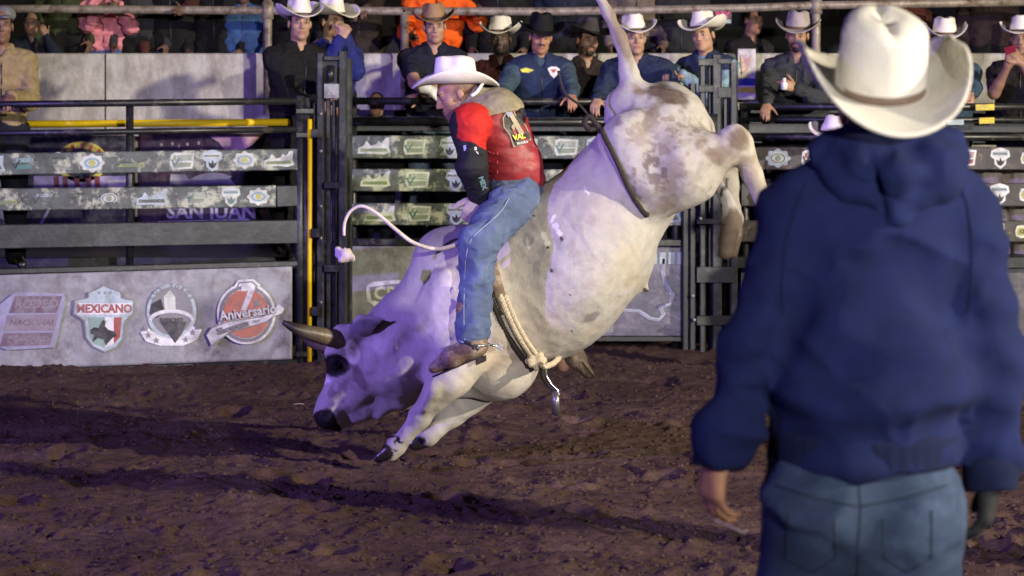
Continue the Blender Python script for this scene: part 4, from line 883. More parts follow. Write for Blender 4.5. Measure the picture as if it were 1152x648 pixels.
def patch(cx, cy, rx, ry, ang, cc, a=1, soft=3.0, rag=.5, cond=None, thr=None):
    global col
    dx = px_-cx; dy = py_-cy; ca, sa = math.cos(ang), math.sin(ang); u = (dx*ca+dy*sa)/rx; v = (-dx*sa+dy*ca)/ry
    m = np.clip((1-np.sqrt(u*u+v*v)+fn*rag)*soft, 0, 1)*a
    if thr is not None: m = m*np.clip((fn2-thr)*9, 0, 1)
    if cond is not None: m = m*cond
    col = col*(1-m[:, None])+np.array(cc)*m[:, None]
blk = (.012, .010, .011); dirt = (.16, .11, .075)
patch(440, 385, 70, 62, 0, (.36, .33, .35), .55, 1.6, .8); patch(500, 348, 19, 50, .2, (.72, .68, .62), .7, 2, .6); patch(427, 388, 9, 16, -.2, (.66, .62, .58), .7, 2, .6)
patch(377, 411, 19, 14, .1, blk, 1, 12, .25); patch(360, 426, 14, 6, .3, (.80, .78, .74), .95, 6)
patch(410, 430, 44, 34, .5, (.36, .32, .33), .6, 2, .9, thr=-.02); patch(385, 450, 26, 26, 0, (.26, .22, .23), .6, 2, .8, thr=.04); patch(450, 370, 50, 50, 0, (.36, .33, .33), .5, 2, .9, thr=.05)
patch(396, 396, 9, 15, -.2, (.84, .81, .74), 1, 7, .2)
patch(404, 424, 7, 16, -.45, (.17, .14, .15), .8, 3); patch(372, 440, 9, 12, 0, (.22, .18, .18), .55, 2, .8, thr=0); patch(388, 456, 12, 10, 0, (.25, .2, .2), .4, 2, .8, thr=0)
patch(366, 473, 14, 14, .3, blk, 1, 12, .25); patch(372, 482, 13, 8, .2, blk, 1, 9, .25)
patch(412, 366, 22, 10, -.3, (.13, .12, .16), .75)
patch(430, 509, 13, 9, .4, blk, 1, 14, .8, Y < BLY); patch(444, 498, 14, 10, 0, blk, 1, 14, .9, Y < BLY, thr=.05); patch(470, 497, 11, 5, -.3, blk, 1, 10, .5, Y > BLY)
patch(475, 458, 22, 22, 0, (.35, .31, .30), .5, 3, .6, thr=.05)
# mud on rump, thigh, hocks
patch(752, 109, 30, 15, .45, (.085, .06, .038), .95, 1.8, 1.1); patch(733, 132, 8, 22, .5, (.16, .12, .08), .75, 2.5, .6); patch(716, 98, 12, 5, .8, (.26, .17, .09), .6, 1.5, .9)
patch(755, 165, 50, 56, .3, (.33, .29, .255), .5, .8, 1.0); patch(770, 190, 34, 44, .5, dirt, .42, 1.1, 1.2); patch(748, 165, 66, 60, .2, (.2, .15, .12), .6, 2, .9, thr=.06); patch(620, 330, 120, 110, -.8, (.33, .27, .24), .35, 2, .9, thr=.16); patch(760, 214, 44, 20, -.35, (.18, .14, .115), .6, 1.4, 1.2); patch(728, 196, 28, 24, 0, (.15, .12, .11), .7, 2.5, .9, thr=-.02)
patch(815, 170, 26, 24, 0, (.17, .125, .09), .75, 1.5, 1.1); patch(828, 158, 12, 20, .3, (.13, .09, .06), .8, 2, .6); patch(846, 200, 14, 34, -.4, (.30, .24, .18), .6, 2, .9)
patch(700, 40, 9, 60, -.3, (.20, .15, .11), .85, 2.5, .5, px_ > 700-(95-py_)*.42-2); patch(688, 20, 16, 34, -.45, (.24, .18, .16), .5, 2)
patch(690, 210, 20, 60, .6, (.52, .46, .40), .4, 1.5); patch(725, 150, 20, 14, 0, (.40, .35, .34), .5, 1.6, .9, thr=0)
patch(823, 252, 16, 20, 0, (.10, .07, .05), .9, 4, .5, Y > BLY)
for (a, b, c_, d2) in ((806, 208, 2.2, 12), (812, 216, 2, 7), (817, 207, 2, 9), (811, 232, 2, 3)): patch(a, b, c_, d2, .2, blk, .9, 6, .2, Y > BLY)
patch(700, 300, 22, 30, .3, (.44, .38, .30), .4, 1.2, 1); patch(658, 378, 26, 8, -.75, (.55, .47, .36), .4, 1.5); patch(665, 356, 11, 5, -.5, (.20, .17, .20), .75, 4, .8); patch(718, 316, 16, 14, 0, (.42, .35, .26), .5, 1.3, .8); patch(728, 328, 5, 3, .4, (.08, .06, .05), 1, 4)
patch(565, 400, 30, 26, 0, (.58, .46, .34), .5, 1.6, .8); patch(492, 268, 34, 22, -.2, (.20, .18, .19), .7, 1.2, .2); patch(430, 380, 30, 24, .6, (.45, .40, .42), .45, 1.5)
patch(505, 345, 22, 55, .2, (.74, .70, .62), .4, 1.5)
# scratches, spots, brand
for (a, b, rx, ry, an) in ((594, 274, 2.2, 9, -.2), (612, 266, 3, 5, -.5), (616, 274, 4, 3, .2), (625, 254, 4, 4, 0), (629, 262, 3, 6, -.5), (622, 246, 2, 6, .4), (660, 215, 1, 6, -.6)): patch(a, b, rx, ry, an, (.80, .78, .74), .9, 6, .4, near)
for (a, b, rx, ry) in ((617, 279, 2.2, 2), (632, 269, 2.2, 3.2), (621, 305, 3, 2.4), (601, 243, 1.6, 1.4), (643, 372, 1.6, 1.3), (641, 331, 1.4, 1.2)): patch(a, b, rx, ry, 0, (.03, .025, .03), 1, 5, .25, near)
col = np.clip(col, .005, .85)
c0 = Bp(560, 515); bull = empty('bull', (float(c0[0]), BLY, 0.0), 'cream white bucking bull kicking up its hind legs, head low', 'bull')
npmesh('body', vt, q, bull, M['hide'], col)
BT = BVHTree.FromPolygons([tuple(v) for v in vt], [tuple(int(i) for i in f) for f in q])
eh = BT.ray_cast(Vector((0, 0, CH)), Vector(((378-576)/FPX, 1, -(410-YH)/FPX)).normalized())[0]
eye = SDF(); eye.ell(np.array(eh)+V(0, .008, 0), (.022, .018, .018)); npmesh('eye', *eye.mesh(.004), bull, M['eye'])
def horn(pts, rs, name='horn'):
    n = 18; pts = [np.array(p) for p in pts]; ts = np.linspace(0, len(pts)-1, 30); PP = []; RR = []
    for t in ts:
        i = min(int(t), len(pts)-2); f = t-i; p0 = pts[max(i-1, 0)]; p1 = pts[i]; p2 = pts[i+1]; p3 = pts[min(i+2, len(pts)-1)]
        PP.append(.5*((2*p1)+(-p0+p2)*f+(2*p0-5*p1+4*p2-p3)*f*f+(-p0+3*p1-3*p2+p3)*f**3)); RR.append(rs[i]+(rs[i+1]-rs[i])*f)
    mb = MB(); mb.tube(PP, [r*r_*(1+.03*math.sin(k*2.1)*(k < 12)) for k, r in enumerate(RR)], n)
    o = mb.build(name, M['horn'], bull, True); at = o.data.color_attributes.new('paint', 'FLOAT_COLOR', 'POINT')
    for k in range(len(PP)):
        f = k/(len(PP)-1); c = (.34-.315*min(1, f*1.35)**.9, .27-.25*min(1, f*1.35)**.9, .16-.145*min(1, f*1.35)**.9, 1)
        for j in range(n): at.data[k*n+j].color = c
horn([Bp(392, 384, -.09), Bp(372, 380, -.17), Bp(350, 375, -.22), (Bp(332, 369, -.24)), Bp(318, 362, -.24)], [11.2, 10.2, 8.4, 6.0, 2.0])
horn([Bp(384, 386, .09), Bp(366, 386, .20), Bp(352, 384, .28), Bp(344, 376, .33), Bp(338, 364, .34)], [11, 10, 8, 6, 2])
# hooves (cloven: two claws each)
hoofm = plain('muddy_hoof', (.06, .042, .032), .7, 0, .4, 20, .5, 50, .004)
for (a, b, ra, rb) in (((437, 508, -.23), (427, 514, -.235), 8.5, 5), ((436, 510, -.185), (425, 516, -.18), 8.5, 5), ((478, 494, .155), (466, 500, .15), 9.5, 7), ((479, 495, .20), (468, 501, .21), 9, 6.5),
                       ((871, 262, -.185), (868, 292, -.19), 11, 8), ((873, 262, -.13), (872, 291, -.12), 11, 8), ((821, 260, .115), (816, 284, .11), 11, 8.5), ((826, 260, .165), (823, 283, .175), 11, 8)):
    S = SDF(); S.cap(Bp(*a), Bp(*b), ra*r_, rb*r_, .02, flat=(0, 1, 0), fr=.62); npmesh('hoof', *S.mesh(.007), bull, M['leather_dk'] if a[0] < 600 else hoofm)
# ---- ropes on the bull
def ray(px, py, far=False, off=0.0):
    d = Vector(((px-576)/FPX, 1, -(py-YH)/FPX)); o = Vector((0, 0, CH))
    if far: o2 = o+d*14; h_ = BT.ray_cast(o2, -d.normalized())
    else: h_ = BT.ray_cast(o, d.normalized())
    if h_[0] is None: return None
    return h_[0]+h_[1]*(off if h_[1].dot(-d) > 0 or far else -off)
def rays(pts, far=False, off=.012, step=5):
    out = []
    for (x0, y0), (x1, y1) in zip(pts[:-1], pts[1:]):
        n = max(1, int(math.hypot(x1-x0, y1-y0)/step))
        for k in range(n):
            p = ray(x0+(x1-x0)*k/n, y0+(y1-y0)*k/n, far, off)
            if p is not None: out.append(p)
    p = ray(*pts[-1], far, off)
    return out+([p] if p is not None else [])
def spline(pts, n=6):
    pts = [np.array(p, float) for p in pts]; out = []
    for i in range(len(pts)-1):
        p0 = pts[max(i-1, 0)]; p1 = pts[i]; p2 = pts[i+1]; p3 = pts[min(i+2, len(pts)-1)]
        for k in range(n): f = k/n; out.append(.5*((2*p1)+(-p0+p2)*f+(2*p0-5*p1+4*p2-p3)*f*f+(-p0+3*p1-3*p2+p3)*f**3))
    return out+[pts[-1]]
def braid(name, pts, r, mat, parent, n=10, pitch=.045, flat=None):
    """three twisted strands"""
    pts = spline(pts, 5); L = [0]
    for i in range(1, len(pts)): L.append(L[-1]+np.linalg.norm(pts[i]-pts[i-1]))
    m = max(8, int(L[-1]/.008)); tt = np.linspace(0, L[-1], m); PP = np.stack([np.interp(tt, L, [p[k] for p in pts]) for k in range(3)], 1)
    tan = np.gradient(PP, axis=0); tan /= np.linalg.norm(tan, axis=1)[:, None]; up = np.array([0, 1, .01]); mb = MB()
    for s in range(3):
        q_ = []
        for i in range(m):
            a = tt[i]/pitch*2*PI+s*2*PI/3; u = nrm(up-tan[i]*(up@tan[i])); v = np.cross(tan[i], u); q_.append(PP[i]+(u*math.cos(a)+v*math.sin(a))*r*.5)
        mb.tube(q_, r*.62, 6)
    return mb.build(name, mat, parent, True)
near_px = [(556, 270), (552, 290), (556, 312), (562, 332), (570, 352), (580, 372), (592, 390), (602, 402), (611, 407)]
npts = [ray(x, y, off=.012) for x, y in near_px]; npts = [p for p in npts if p is not None]
far_px = [(612, 404), (603, 388), (592, 368), (580, 345), (570, 320), (564, 295), (560, 275)]
fpts = [ray(x, y, True, .012) for x, y in far_px]; fpts = [p for p in fpts if p is not None]
c_ = npts[-1]; brope = empty('bull_rope', (c_.x, c_.y, c_.z), 'braided bull rope round the bull chest with hanging metal bell and loose tail', 'rope')
braid('rope', npts[3:], .016, M['rope'], brope)
braid('rope', [p+Vector((.022, .0, .0)) for p in npts[3:]], .012, M['rope'], brope)
mb = MB(); mb.tube(spline([npts[0], npts[1], npts[2], npts[3], npts[4]], 5), .026, 8, flat=(0, 1, 0)); mb.build('leather_grip', M['leather'], brope, True)
braid('dark_rope', [p+Vector((-.042, .012, -.01)) for p in npts[2:]], .014, M['rope_dk'], brope)
braid('girth', [npts[-1]]+fpts, .020, M['rope_dk'], brope)
k0 = np.array(npts[-2]); S = SDF()
for i in range(7): a = i*2.4; S.cap(k0+V(math.cos(a)*.035, -.03, math.sin(a)*.03), k0+V(-math.cos(a+.8)*.03, -.045, -math.sin(a+.6)*.035), .017, .015, .004)
npmesh('knot', *S.mesh(.006), brope, M['rope'])
braid('rope', [npts[-1]+Vector((-.03, -.03, .02)), P(612, 412, 10.12), P(622, 409, 10.2), P(629, 402, 10.3)], .014, M['rope'], brope)
bl = [P(611, 412, 10.15), P(611, 422, 10.12), P(616, 431, 10.12), P(623, 438, 10.12), P(625, 444, 10.12)]
mb = MB(); mb.tube(spline(bl), .014, 8); mb.build('bell_strap', M['rope_dk'], brope, True)
mb = MB(); mb.tube([p+Vector((.014, -.012, 0)) for p in map(Vector, spline(bl))], .006, 6); mb.build('strap_edge', M['steel'], brope, True)
mb = MB(); mb.tube([P(625, 440, 10.12), P(625.5, 452, 10.12), P(626, 466, 10.12)], [.017, .019, .022], 12); mb.build('bell', plain('grey_bell', (.16, .15, .16), .35, .7), brope, True)
mb = MB(); mb.tube([P(626, 462, 10.12), P(626, 468, 10.12)], .010, 8); mb.build('clapper', M['rope_dk'], brope, True)
tail = [P(536, 268, 10.02), P(515, 275, 10.0), P(490, 280, 9.95), P(465, 273, 9.93), P(445, 258, 9.92), P(425, 241, 9.92), P(408, 232, 9.93), P(395, 237, 9.94), P(388, 250, 9.95), P(387, 265, 9.96)]
mb = MB(); pts = spline(tail, 6); mb.tube(pts, [.0105-.004*i/len(pts) for i in range(len(pts))], 8); mb.build('rope_tail', plain('pale_rope', (.62, .55, .50), .8, 0, .15, 90, .8, 200, .003), brope, True)
S = SDF(); t0 = np.array(P(388, 288, 9.97))
for i in range(9): S.cap(t0, t0+V(rng.uniform(-.035, .045), rng.uniform(-.03, .03), rng.uniform(-.02, .03)), .022, .014, .012)
S.cap(t0+V(.0, 0, .03), t0+V(0, 0, .09), .003, .003, .01)
npmesh('tassel', *S.mesh(.006), brope, plain('pale_tassel', (.66, .58, .58), .9))
fl = rays([(669, 127), (672, 134), (677, 145), (685, 160), (693, 176), (700, 192), (707, 208), (715, 224), (723, 236), (727, 240)], off=.012)
ff_ = [ray(x, y, True, .010) for x, y in ((724, 236), (714, 218), (705, 196), (696, 176), (686, 156), (677, 142))]; ff_ = [p for p in ff_ if p is not None]
c_ = fl[3]; frope = empty('flank_rope', (c_.x, c_.y, c_.z), 'thin dark flank rope tied round the belly of the bull ahead of its hind legs', 'rope')
mb = MB(); mb.tube(spline(fl, 5), .0115, 8); mb.build('strap', M['rope_dk'], frope, True)
mb = MB(); mb.tube(spline([fl[-1]]+ff_+[fl[0]], 5), .014, 8); mb.build('strap', M['rope_dk'], frope, True)
mb = MB(); e0 = fl[0]; mb.tube(spline([e0+Vector((.02, 0, -.04)), e0+Vector((-.02, -.02, .02)), e0+Vector((-.05, -.02, .05)), e0+Vector((-.07, -.02, .02)), e0+Vector((-.045, -.02, -.01)), e0], 5), .013, 8); mb.build('hook', M['rope_dk'], frope, True)
mb = MB(); mb.tube(spline([e0+Vector((-.04, -.02, .04)), e0+Vector((-.09, 0, .10)), e0+Vector((-.16, .02, .16)), e0+Vector((-.19, .02, .26))], 5), .006, 6); mb.build('loose_end', M['rope_dk'], frope, True)

# ================================================================== RIDER
R0 = lambda px, py, dy: np.array(P(px, py, 10.4+dy))
hf = nrm(V(-1, -.12, -.34)); kR = 1.0
J = dict(k=kR, bulk=1.0, head=R0(514, 106, -.05), hR=frame(hf, (.10, 0, 1)))
J['neck'] = R0(540, 122, -.05); J['chest'] = R0(562, 155, -.03); J['waist'] = R0(577, 188, -.02); J['pelvis'] = R0(583, 214, 0)
J['u'] = nrm(J['neck']-J['pelvis']+V(.04, 0, .12)); J['f'] = nrm(V(-1, -.15, -.15)-J['u']*(V(-1, -.15, -.15)@J['u'])); J['s'] = nrm(np.cross(J['u'], J['f']))
if J['s'][1] < 0: J['s'] = -J['s']
# A = far side (+Y), B = near side
J['shA'] = R0(556, 132, .16); J['elA'] = R0(585, 172, .26); J['wrA'] = R0(600, 208, .20)
J['shB'] = R0(530, 140, -.24); J['elB'] = R0(530, 185, -.30); J['wrB'] = R0(541, 222, -.17)
J['hipA'] = R0(584, 222, .12); J['knA'] = R0(560, 292, .46); J['anA'] = R0(628, 384, .44); J['toA'] = R0(634, 412, .44)
J['hipB'] = R0(581, 222, -.14); J['knB'] = R0(539, 272, -.46); J['anB'] = R0(531, 388, -.47); J['toB'] = R0(507, 403, -.45)
cowboy = dict(label='bull rider in a white hat and red leather vest astride the bucking bull', cat='person', h=.006, skin=(.36, .20, .145), hair=False, beard='stubble', face=lambda reg: (reg(0, -.04, .03, .085, .09, .06, (.10, .06, .045), .75), reg(0, -.09, -.02, .07, .06, .05, (.14, .085, .06), .6)), hat=None, boots=False, top=None, trousers=None, zf=False,
    hands=('hold', (V(-.5, -.2, -.8), V(-.2, -1, .1), V(-1, 0, -.2), (.9, .9, .95, 1.0))))
rider = person(J, **cowboy)
cowboy_hat(rider, J['head'], J['hR'], .95, crown=.120, brim=.100, curl=.070, dip=.020, tilt=.30, rise=.050, nt_=72)
c = lambda n: np.array(J[n], float)
jean = denim((.095, .13, .24))
def cut(name, S, mat, hh=.0075, amp=.006, sc=(9, 9, 14), col=None, iters=1, dirv=None):
    vt, q = S.mesh(hh, None, iters); n = normals(vt, q); r = 1-np.abs(fbm(vt[:, 0]*sc[0], vt[:, 1]*sc[1], vt[:, 2]*sc[2], 3))*3.2
    vt = vt+n*(np.maximum(r, -.4)*amp)[:, None]; cc = col(vt) if col else None
    return npmesh(name, vt, q, rider, mat, cc)
# jeans
S = SDF()
for n in 'AB': S.cap(c('hip'+n), c('kn'+n), .106, .080, .04); S.cap(c('kn'+n), c('an'+n)*.8+c('kn'+n)*.2, .079, .068, .025); S.cap(c('an'+n)*.84+c('kn'+n)*.16, c('an'+n)*.88+c('kn'+n)*.12, .072, .070, .02)
S.cap(c('pelvis')+V(0, -.07, .02), c('pelvis')+V(0, .07, .02), .118, .118, .06); S.cap(c('waist')+V(0, -.06, -.05), c('waist')+V(0, .06, -.05), .10, .10, .06)
for t, a in ((.15, .4), (.06, -.3), (.24, .1)):
    m = c('hipB')*(1-t-.05)+c('knB')*(t+.05)
cut('jeans', S, jean, amp=.013, sc=(8, 8, 13))
# seam and hem stitching on the near leg
def leg_pt(t):
    return c('hipB')+(c('knB')-c('hipB'))*t if t < 1 else c('knB')+(c('anB')-c('knB'))*(t-1)
mb = MB(); pts = []
BTJ = BVHTree.FromPolygons([tuple(Vector(v.co)+Vector(rider.location)) for v in rider.children[-1].data.vertices], [tuple(p.vertices) for p in rider.children[-1].data.polygons])
def ray2(BTx, px, py, off):
    d = Vector(((px-576)/FPX, 1, -(py-YH)/FPX)); h_ = BTx.ray_cast(Vector((0, 0, CH)), d.normalized()); return None if h_[0] is None else h_[0]-d.normalized()*off
seam = [ray2(BTJ, x, y, .001) for x, y in ((573, 222), (565, 236), (553, 248), (541, 258), (530, 270), (525, 285), (523, 310), (522, 340), (522, 365), (523, 384))]
seam = [p for p in seam if p is not None]
if len(seam) > 3: mb.tube(spline(seam, 5), .0022, 5); mb.build('seam', cloth((.30, .34, .44)), rider, True)
hem = [ray2(BTJ, x, y, .001) for x, y in ((516, 383), (522, 385), (530, 386), (538, 386), (545, 384))]; hem = [p for p in hem if p is not None]
if len(hem) > 3: mb = MB(); mb.tube(spline(hem, 4), .004, 5); mb.build('hem', cloth((.30, .36, .48)), rider, True)
# belt
S = SDF(); S.cap(c('waist')+V(0, -.055, -.035)+J['u']*.0, c('waist')+V(0, .055, -.035), .121, .121, .03, flat=J['u'], fr=.16); npmesh('belt', *S.mesh(.006), rider, M['leather_dk'])
# long sleeved jersey: red shoulders, black arms
S = SDF()
for n in 'AB': S.chain([c('sh'+n), c('el'+n), c('wr'+n)+nrm(c('el'+n)-c('wr'+n))*.03], [.076, .063, .052], .03)
S.cap(c('shA'), c('shB'), .085, .085, .05); S.cap(c('chest'), c('waist'), .11, .10, .05); S.cap(c('neck'), c('neck')+nrm(c('head')-c('neck'))*.03, .07, .066, .03)
def jc(vt):
    px = vt[:, 0]/vt[:, 1]*FPX+576; py = YH-(vt[:, 2]-CH)/vt[:, 1]*FPX; nz = fbm(vt[:, 0]*9, vt[:, 1]*9, vt[:, 2]*9, 3)*12
    red = np.clip(((py+nz*.6-(px-515)*.5) < 153)*1.0*((px+nz) > 511+np.clip(py-160, 0, 99)*.5), 0, 1)[:, None]
    return np.array([.55, .02, .015])*red+np.array([.014, .013, .02])*(1-red)
S2 = S; cut('jersey', S, painted('jersey_cloth', .75, 20, .3, 160, .002, .3), col=jc, amp=.009, sc=(8, 8, 16))
shirt = rider.children[-1]
BTS = BVHTree.FromPolygons([tuple(Vector(v.co)+Vector(rider.location)) for v in shirt.data.vertices], [tuple(p.vertices) for p in shirt.data.polygons])
def decal_on(BTx, name, parent, items, fb):
    def fn(u, v, l):
        p = ray2(BTx, u, v, .007+l); return p if p is not None else Vector(P(u, v, fb))
    Q = Print(fn); items(Q); return Q.build(name, parent)
decal_on(BTS, 'sleeve_print', shirt, lambda Q: (Q.text('RODEO', 537, 179, 8, 1, CL, ang=-1.25, bold=.04), Q.poly([(521, 164), (524, 163), (525, 169), (522, 170)], 1, flatmat('blue_violet', (.25, .25, .7))), Q.text('MEX', 543, 206, 7.5, 1, CT, ang=-1.25, bold=.05)), 10.05)
# cuff and glove
S = SDF(); w = c('wrB'); d = nrm(c('wrB')-c('elB')); S.cap(w-d*.005, w+d*.030, .042, .040, .01); npmesh('glove_cuff', *S.mesh(.005), rider, plain('yellow_tan_cuff', (.45, .28, .05), .7))
S = SDF(); hand_prims(S, c('wrB'), V(-.5, -.2, -.8), V(-.2, -1, .1), V(-1, 0, -.2), 1.0, (.9, .9, .95, 1.0), grow=.005); npmesh('glove', *S.mesh(.005), rider, plain('worn_glove', (.42, .36, .30), .8))
# red leather vest with tan collar
def vest_prims(S, g):
    for sg in (-1, 1):
        o = J['s']*sg; S.chain([c('chest')+J['u']*.09+o*.085, c('waist')+o*.075, c('pelvis')+J['u']*.06+o*.07], [.118+g, .118+g, .122+g], .05); S.cap(c('neck')-J['u']*.03, c('sh'+('A' if sg > 0 else 'B'))-o*.04, .066+g, .076+g, .05)
    S.ell(c('chest')+J['f']*.03, np.array([.15, .115, .17])+g, frame(J['f'], J['u']), .05)
    S.ell(c('chest')-J['f']*.05+J['u']*.03, np.array([.14, .09, .18])+g, frame(J['f'], J['u']), .05)
S = SDF(); vest_prims(S, 0)
S.ell(c('shB')+V(-.035, -.075, -.01), (.085, .10, .115), None, .012, 's'); S.ell(c('shA')+V(-.03, .08, -.01), (.09, .10, .12), None, .012, 's')
cut('vest', S, M['vest'], amp=.007, sc=(5, 5, 11))
vest = rider.children[-1]
BTV = BVHTree.FromPolygons([tuple(Vector(v.co)+Vector(rider.location)) for v in vest.data.vertices], [tuple(p.vertices) for p in vest.data.polygons])
TN = flatmat('tan_logo', (.42, .36, .26)); DKL = flatmat('dark_logo', (.02, .012, .012))
def vl(Q):
    Q.poly([(566, 133), (571, 123), (577, 122), (580, 129), (584, 122), (589, 121), (592, 128), (590, 138), (595, 148), (598, 157), (591, 162), (578, 166), (574, 152), (567, 143)], 1, DKL)
    Q.line([(566, 133), (571, 124), (577, 123), (580, 130), (584, 123), (589, 122), (592, 129), (590, 139), (595, 149), (597, 157), (578, 165), (574, 152), (567, 143), (566, 133)], 1.1, 2, TN)
    Q.poly([(571, 127), (576, 126), (590, 150), (585, 152)], 2.4, TN); Q.poly([(586, 125), (590, 126), (578, 147), (575, 143)], 2.2, TN); Q.poly([(569, 127), (575, 123), (577, 129), (572, 132)], 3, CSV)
    Q.poly([(577, 152), (595, 148), (597, 155), (580, 160)], 3, DKL); Q.text('VAL', 584, 154, 7.5, 4, CY, ang=.2, bold=.05); Q.text('RODEO', 588, 160.5, 3.6, 4, CL, ang=.2, bold=.03)
decal_on(BTV, 'back_emblem', vest, vl, 10.2)
def lace(pts): 
    p = [ray2(BTV, x, y, .004) for x, y in pts]; p = [a for a in p if a is not None]
    if len(p) > 1: m_ = MB(); m_.tube(spline(p, 4), .005, 6); m_.build('lace', M['vest'], vest, True)
for y in (172, 182, 193): lace([(548, y+3), (554, y), (560, y+2)]); lace([(549, y-2), (555, y+2), (560, y-1)])
# tan collar lying round the neck
S = SDF(); cn = c('neck'); vest_prims(S, .014); nu_ = nrm(c('head')-cn); S.cap(cn-nu_*.05, cn+nu_*.035, .100, .088, .04)
S.keep_above(np.array(P(560, 124, 10.35)), J['u']+V(.12, 0, 0)); S.cap(cn-nu_*.02+V(-.01, 0, 0), cn+nu_*.2+V(-.03, 0, .03), .066, .085, .01, op='s'); S.ell(cn+V(-.13, 0, -.02), (.085, .075, .12), None, .01, 's')
S.ell(c('shB')+V(-.04, -.08, -.03), (.075, .075, .095), None, .012, 's')
cut('collar', S, M['collar'], hh=.006, amp=.004)
mb = MB(); pts = [(506, 142), (507, 131), (513, 121), (524, 116), (536, 118), (546, 122)]
pp = [ray2(BTS, x, y, .006) for x, y in pts]; pp = [p for p in pp if p is not None]
if len(pp) > 2: mb.tube(spline(pp, 5), .006, 6); mb.build('piping', cloth((.6, .6, .62)), rider, True)
mb = MB(); mb.tube(spline([P(530, 108, 10.24), P(536, 104, 10.25), P(541, 97, 10.28), P(543, 94, 10.32)], 4), .008, 6); mb.build('neck_cord', cloth((.7, .7, .7)), rider, True)
# boots
def boot(an, to, nm, heel):
    S = SDF(); an = np.array(an); to = np.array(to); d = nrm(to-an); dn = nrm(V(0, 0, -1) if heel is None else heel)
    S.cap(an-dn*.16, an, .058, .052, .02); S.cap(an, an+dn*.015-d*.03, .050, .046, .02); S.cap(an+dn*.010, an+d*.10+dn*.018, .048, .045, .03); S.cap(an+d*.10+dn*.018, an+d*.19+dn*.030, .045, .026, .03)
    b = npmesh('boot', *S.mesh(.006), rider, nm)
    side = nrm(np.cross(d, dn)); mb = MB(); out = [(-.045, .026), (-.02, .034), (.05, .032), (.11, .040), (.16, .034), (.20, .012)]
    ring = [an+d*x+dn*.062+side*y for x, y in out]+[an+d*x+dn*.062-side*y for x, y in out[::-1]]; mb.prism(ring, dn, .007)
    m2 = MB(); m2.prism([an+d*x+dn*.070+side*y for x, y in ((-.058, .028), (-.012, .032), (-.012, -.032), (-.058, -.028))], dn, .024)
    mb.build('sole', M['rope_dk'], b); m2.build('heel', M['rope_dk'], b); return b
b1 = boot(c('anB'), R0(505, 399, -.46), M['leather'], V(.10, 0, -1)); b2 = boot(c('anA')+V(.01, 0, .01), R0(648, 406, .42), plain('far_boot_leather', (.055, .038, .028), .6, 0, .4, 25, .4, 60, .002, .3, (.2, .16, .12), 12, .5, .65), V(.9, -.2, -.45))
# spur on the near boot
a = c('anB')+V(.012, -.012, .015); mb = MB(); mb.tube(spline([a+V(-.02, -.055, -.01), a+V(.03, -.058, -.012), a+V(.062, -.02, -.012), a+V(.065, .02, -.012), a+V(.03, .055, -.01)], 5), .006, 6); mb.tube([a+V(.06, 0, -.012), a+V(.10, -.01, -.02)], .006, 6); sp = mb.build('spur', M['steel'], b1, True)
mb = MB(); cc_ = a+V(.112, -.012, -.022); mb.prism([cc_+V((.024 if i % 2 == 0 else .012)*math.cos(i*PI/8), 0, (.024 if i % 2 == 0 else .012)*math.sin(i*PI/8)) for i in range(16)], (0, 1, 0), .005); mb.build('rowel', M['steel'], b1)
mb = MB(); mb.tube(spline([a+V(-.055, -.035, .01), a+V(-.03, -.058, .0), a+V(.0, -.062, -.012), a+V(.02, -.060, -.03)], 4), .010, 6, flat=(0, 1, 0)); mb.beam(a+V(-.005, -.068, -.012), a+V(.012, -.068, -.02), .022, .006); mb.build('spur_strap', M['leather_dk'], b1)
# ================================================================== MAN IN THE FOREGROUND (seen from behind)
MY = 4.5; mp = MY/FPX
def Mp(px, py, dy=0): return np.array(P(px, py, MY))+V(0, dy, 0)
J = dict(k=.98, bulk=1.0, s=V(-1, 0, 0), f=V(0, 1, 0), u=V(0, 0, 1), head=Mp(991, 122, .02), hR=frame(V(-.06, 1, .06), (-.03, 0, 1)))
J['neck'] = Mp(998, 182); J['chest'] = Mp(985, 285); J['waist'] = Mp(978, 410); J['pelvis'] = Mp(968, 520)
J['shA'] = Mp(893, 236); J['elA'] = Mp(846, 385, -.02); J['wrA'] = Mp(808, 512, .03); J['shB'] = Mp(1084, 240); J['elB'] = Mp(1110, 390, -.02); J['wrB'] = Mp(1117, 538, .03)
J['hipA'] = Mp(920, 570); J['knA'] = Mp(888, 790, .10); J['anA'] = Mp(886, 955, -.02); J['toA'] = Mp(874, 984, .16)
J['hipB'] = Mp(1015, 570); J['knB'] = Mp(1020, 790, -.02); J['anB'] = Mp(1026, 955, -.16); J['toB'] = Mp(1040, 984, .0)
man = person(J, 'man seen from behind in navy hooded sweatshirt, jeans and big cream straw hat', h=.007, skin=(.40, .21, .13), hair=True, boots=False, zf=False,
    hands=((V(-.12, .05, -1), V(-1, -.55, -.1), V(.35, 1, 0), (.42, .46, .5, .55)), (V(-.05, .1, -1), V(1, -.35, 0), V(-.3, 1, 0), (.45, .5, .55, .6))))
straw, nts, bs_ = new_mat('woven_cream_straw')
wv = nts.nodes.new('ShaderNodeTexWave'); wv.inputs['Scale'].default_value = 55; wv.inputs['Distortion'].default_value = 3; wv.inputs['Detail'].default_value = 2; nts.links.new(mapping(nts, (1, 1, 1.3)), wv.inputs['Vector'])
nts.links.new(mixc(nts, .22, ramp(nts, noise(nts, 9, 9, .7), [(.32, (.42, .39, .34)), (.46, (.62, .60, .55)), (.7, (.70, .68, .63))]), ramp(nts, wv.outputs['Fac'], [(.2, (.5, .47, .42)), (.7, (.92, .90, .86))])), bs_.inputs['Base Color'])
bs_.inputs['Roughness'].default_value = .7; bump(nts, bs_, wv.outputs['Fac'], .5, .002)
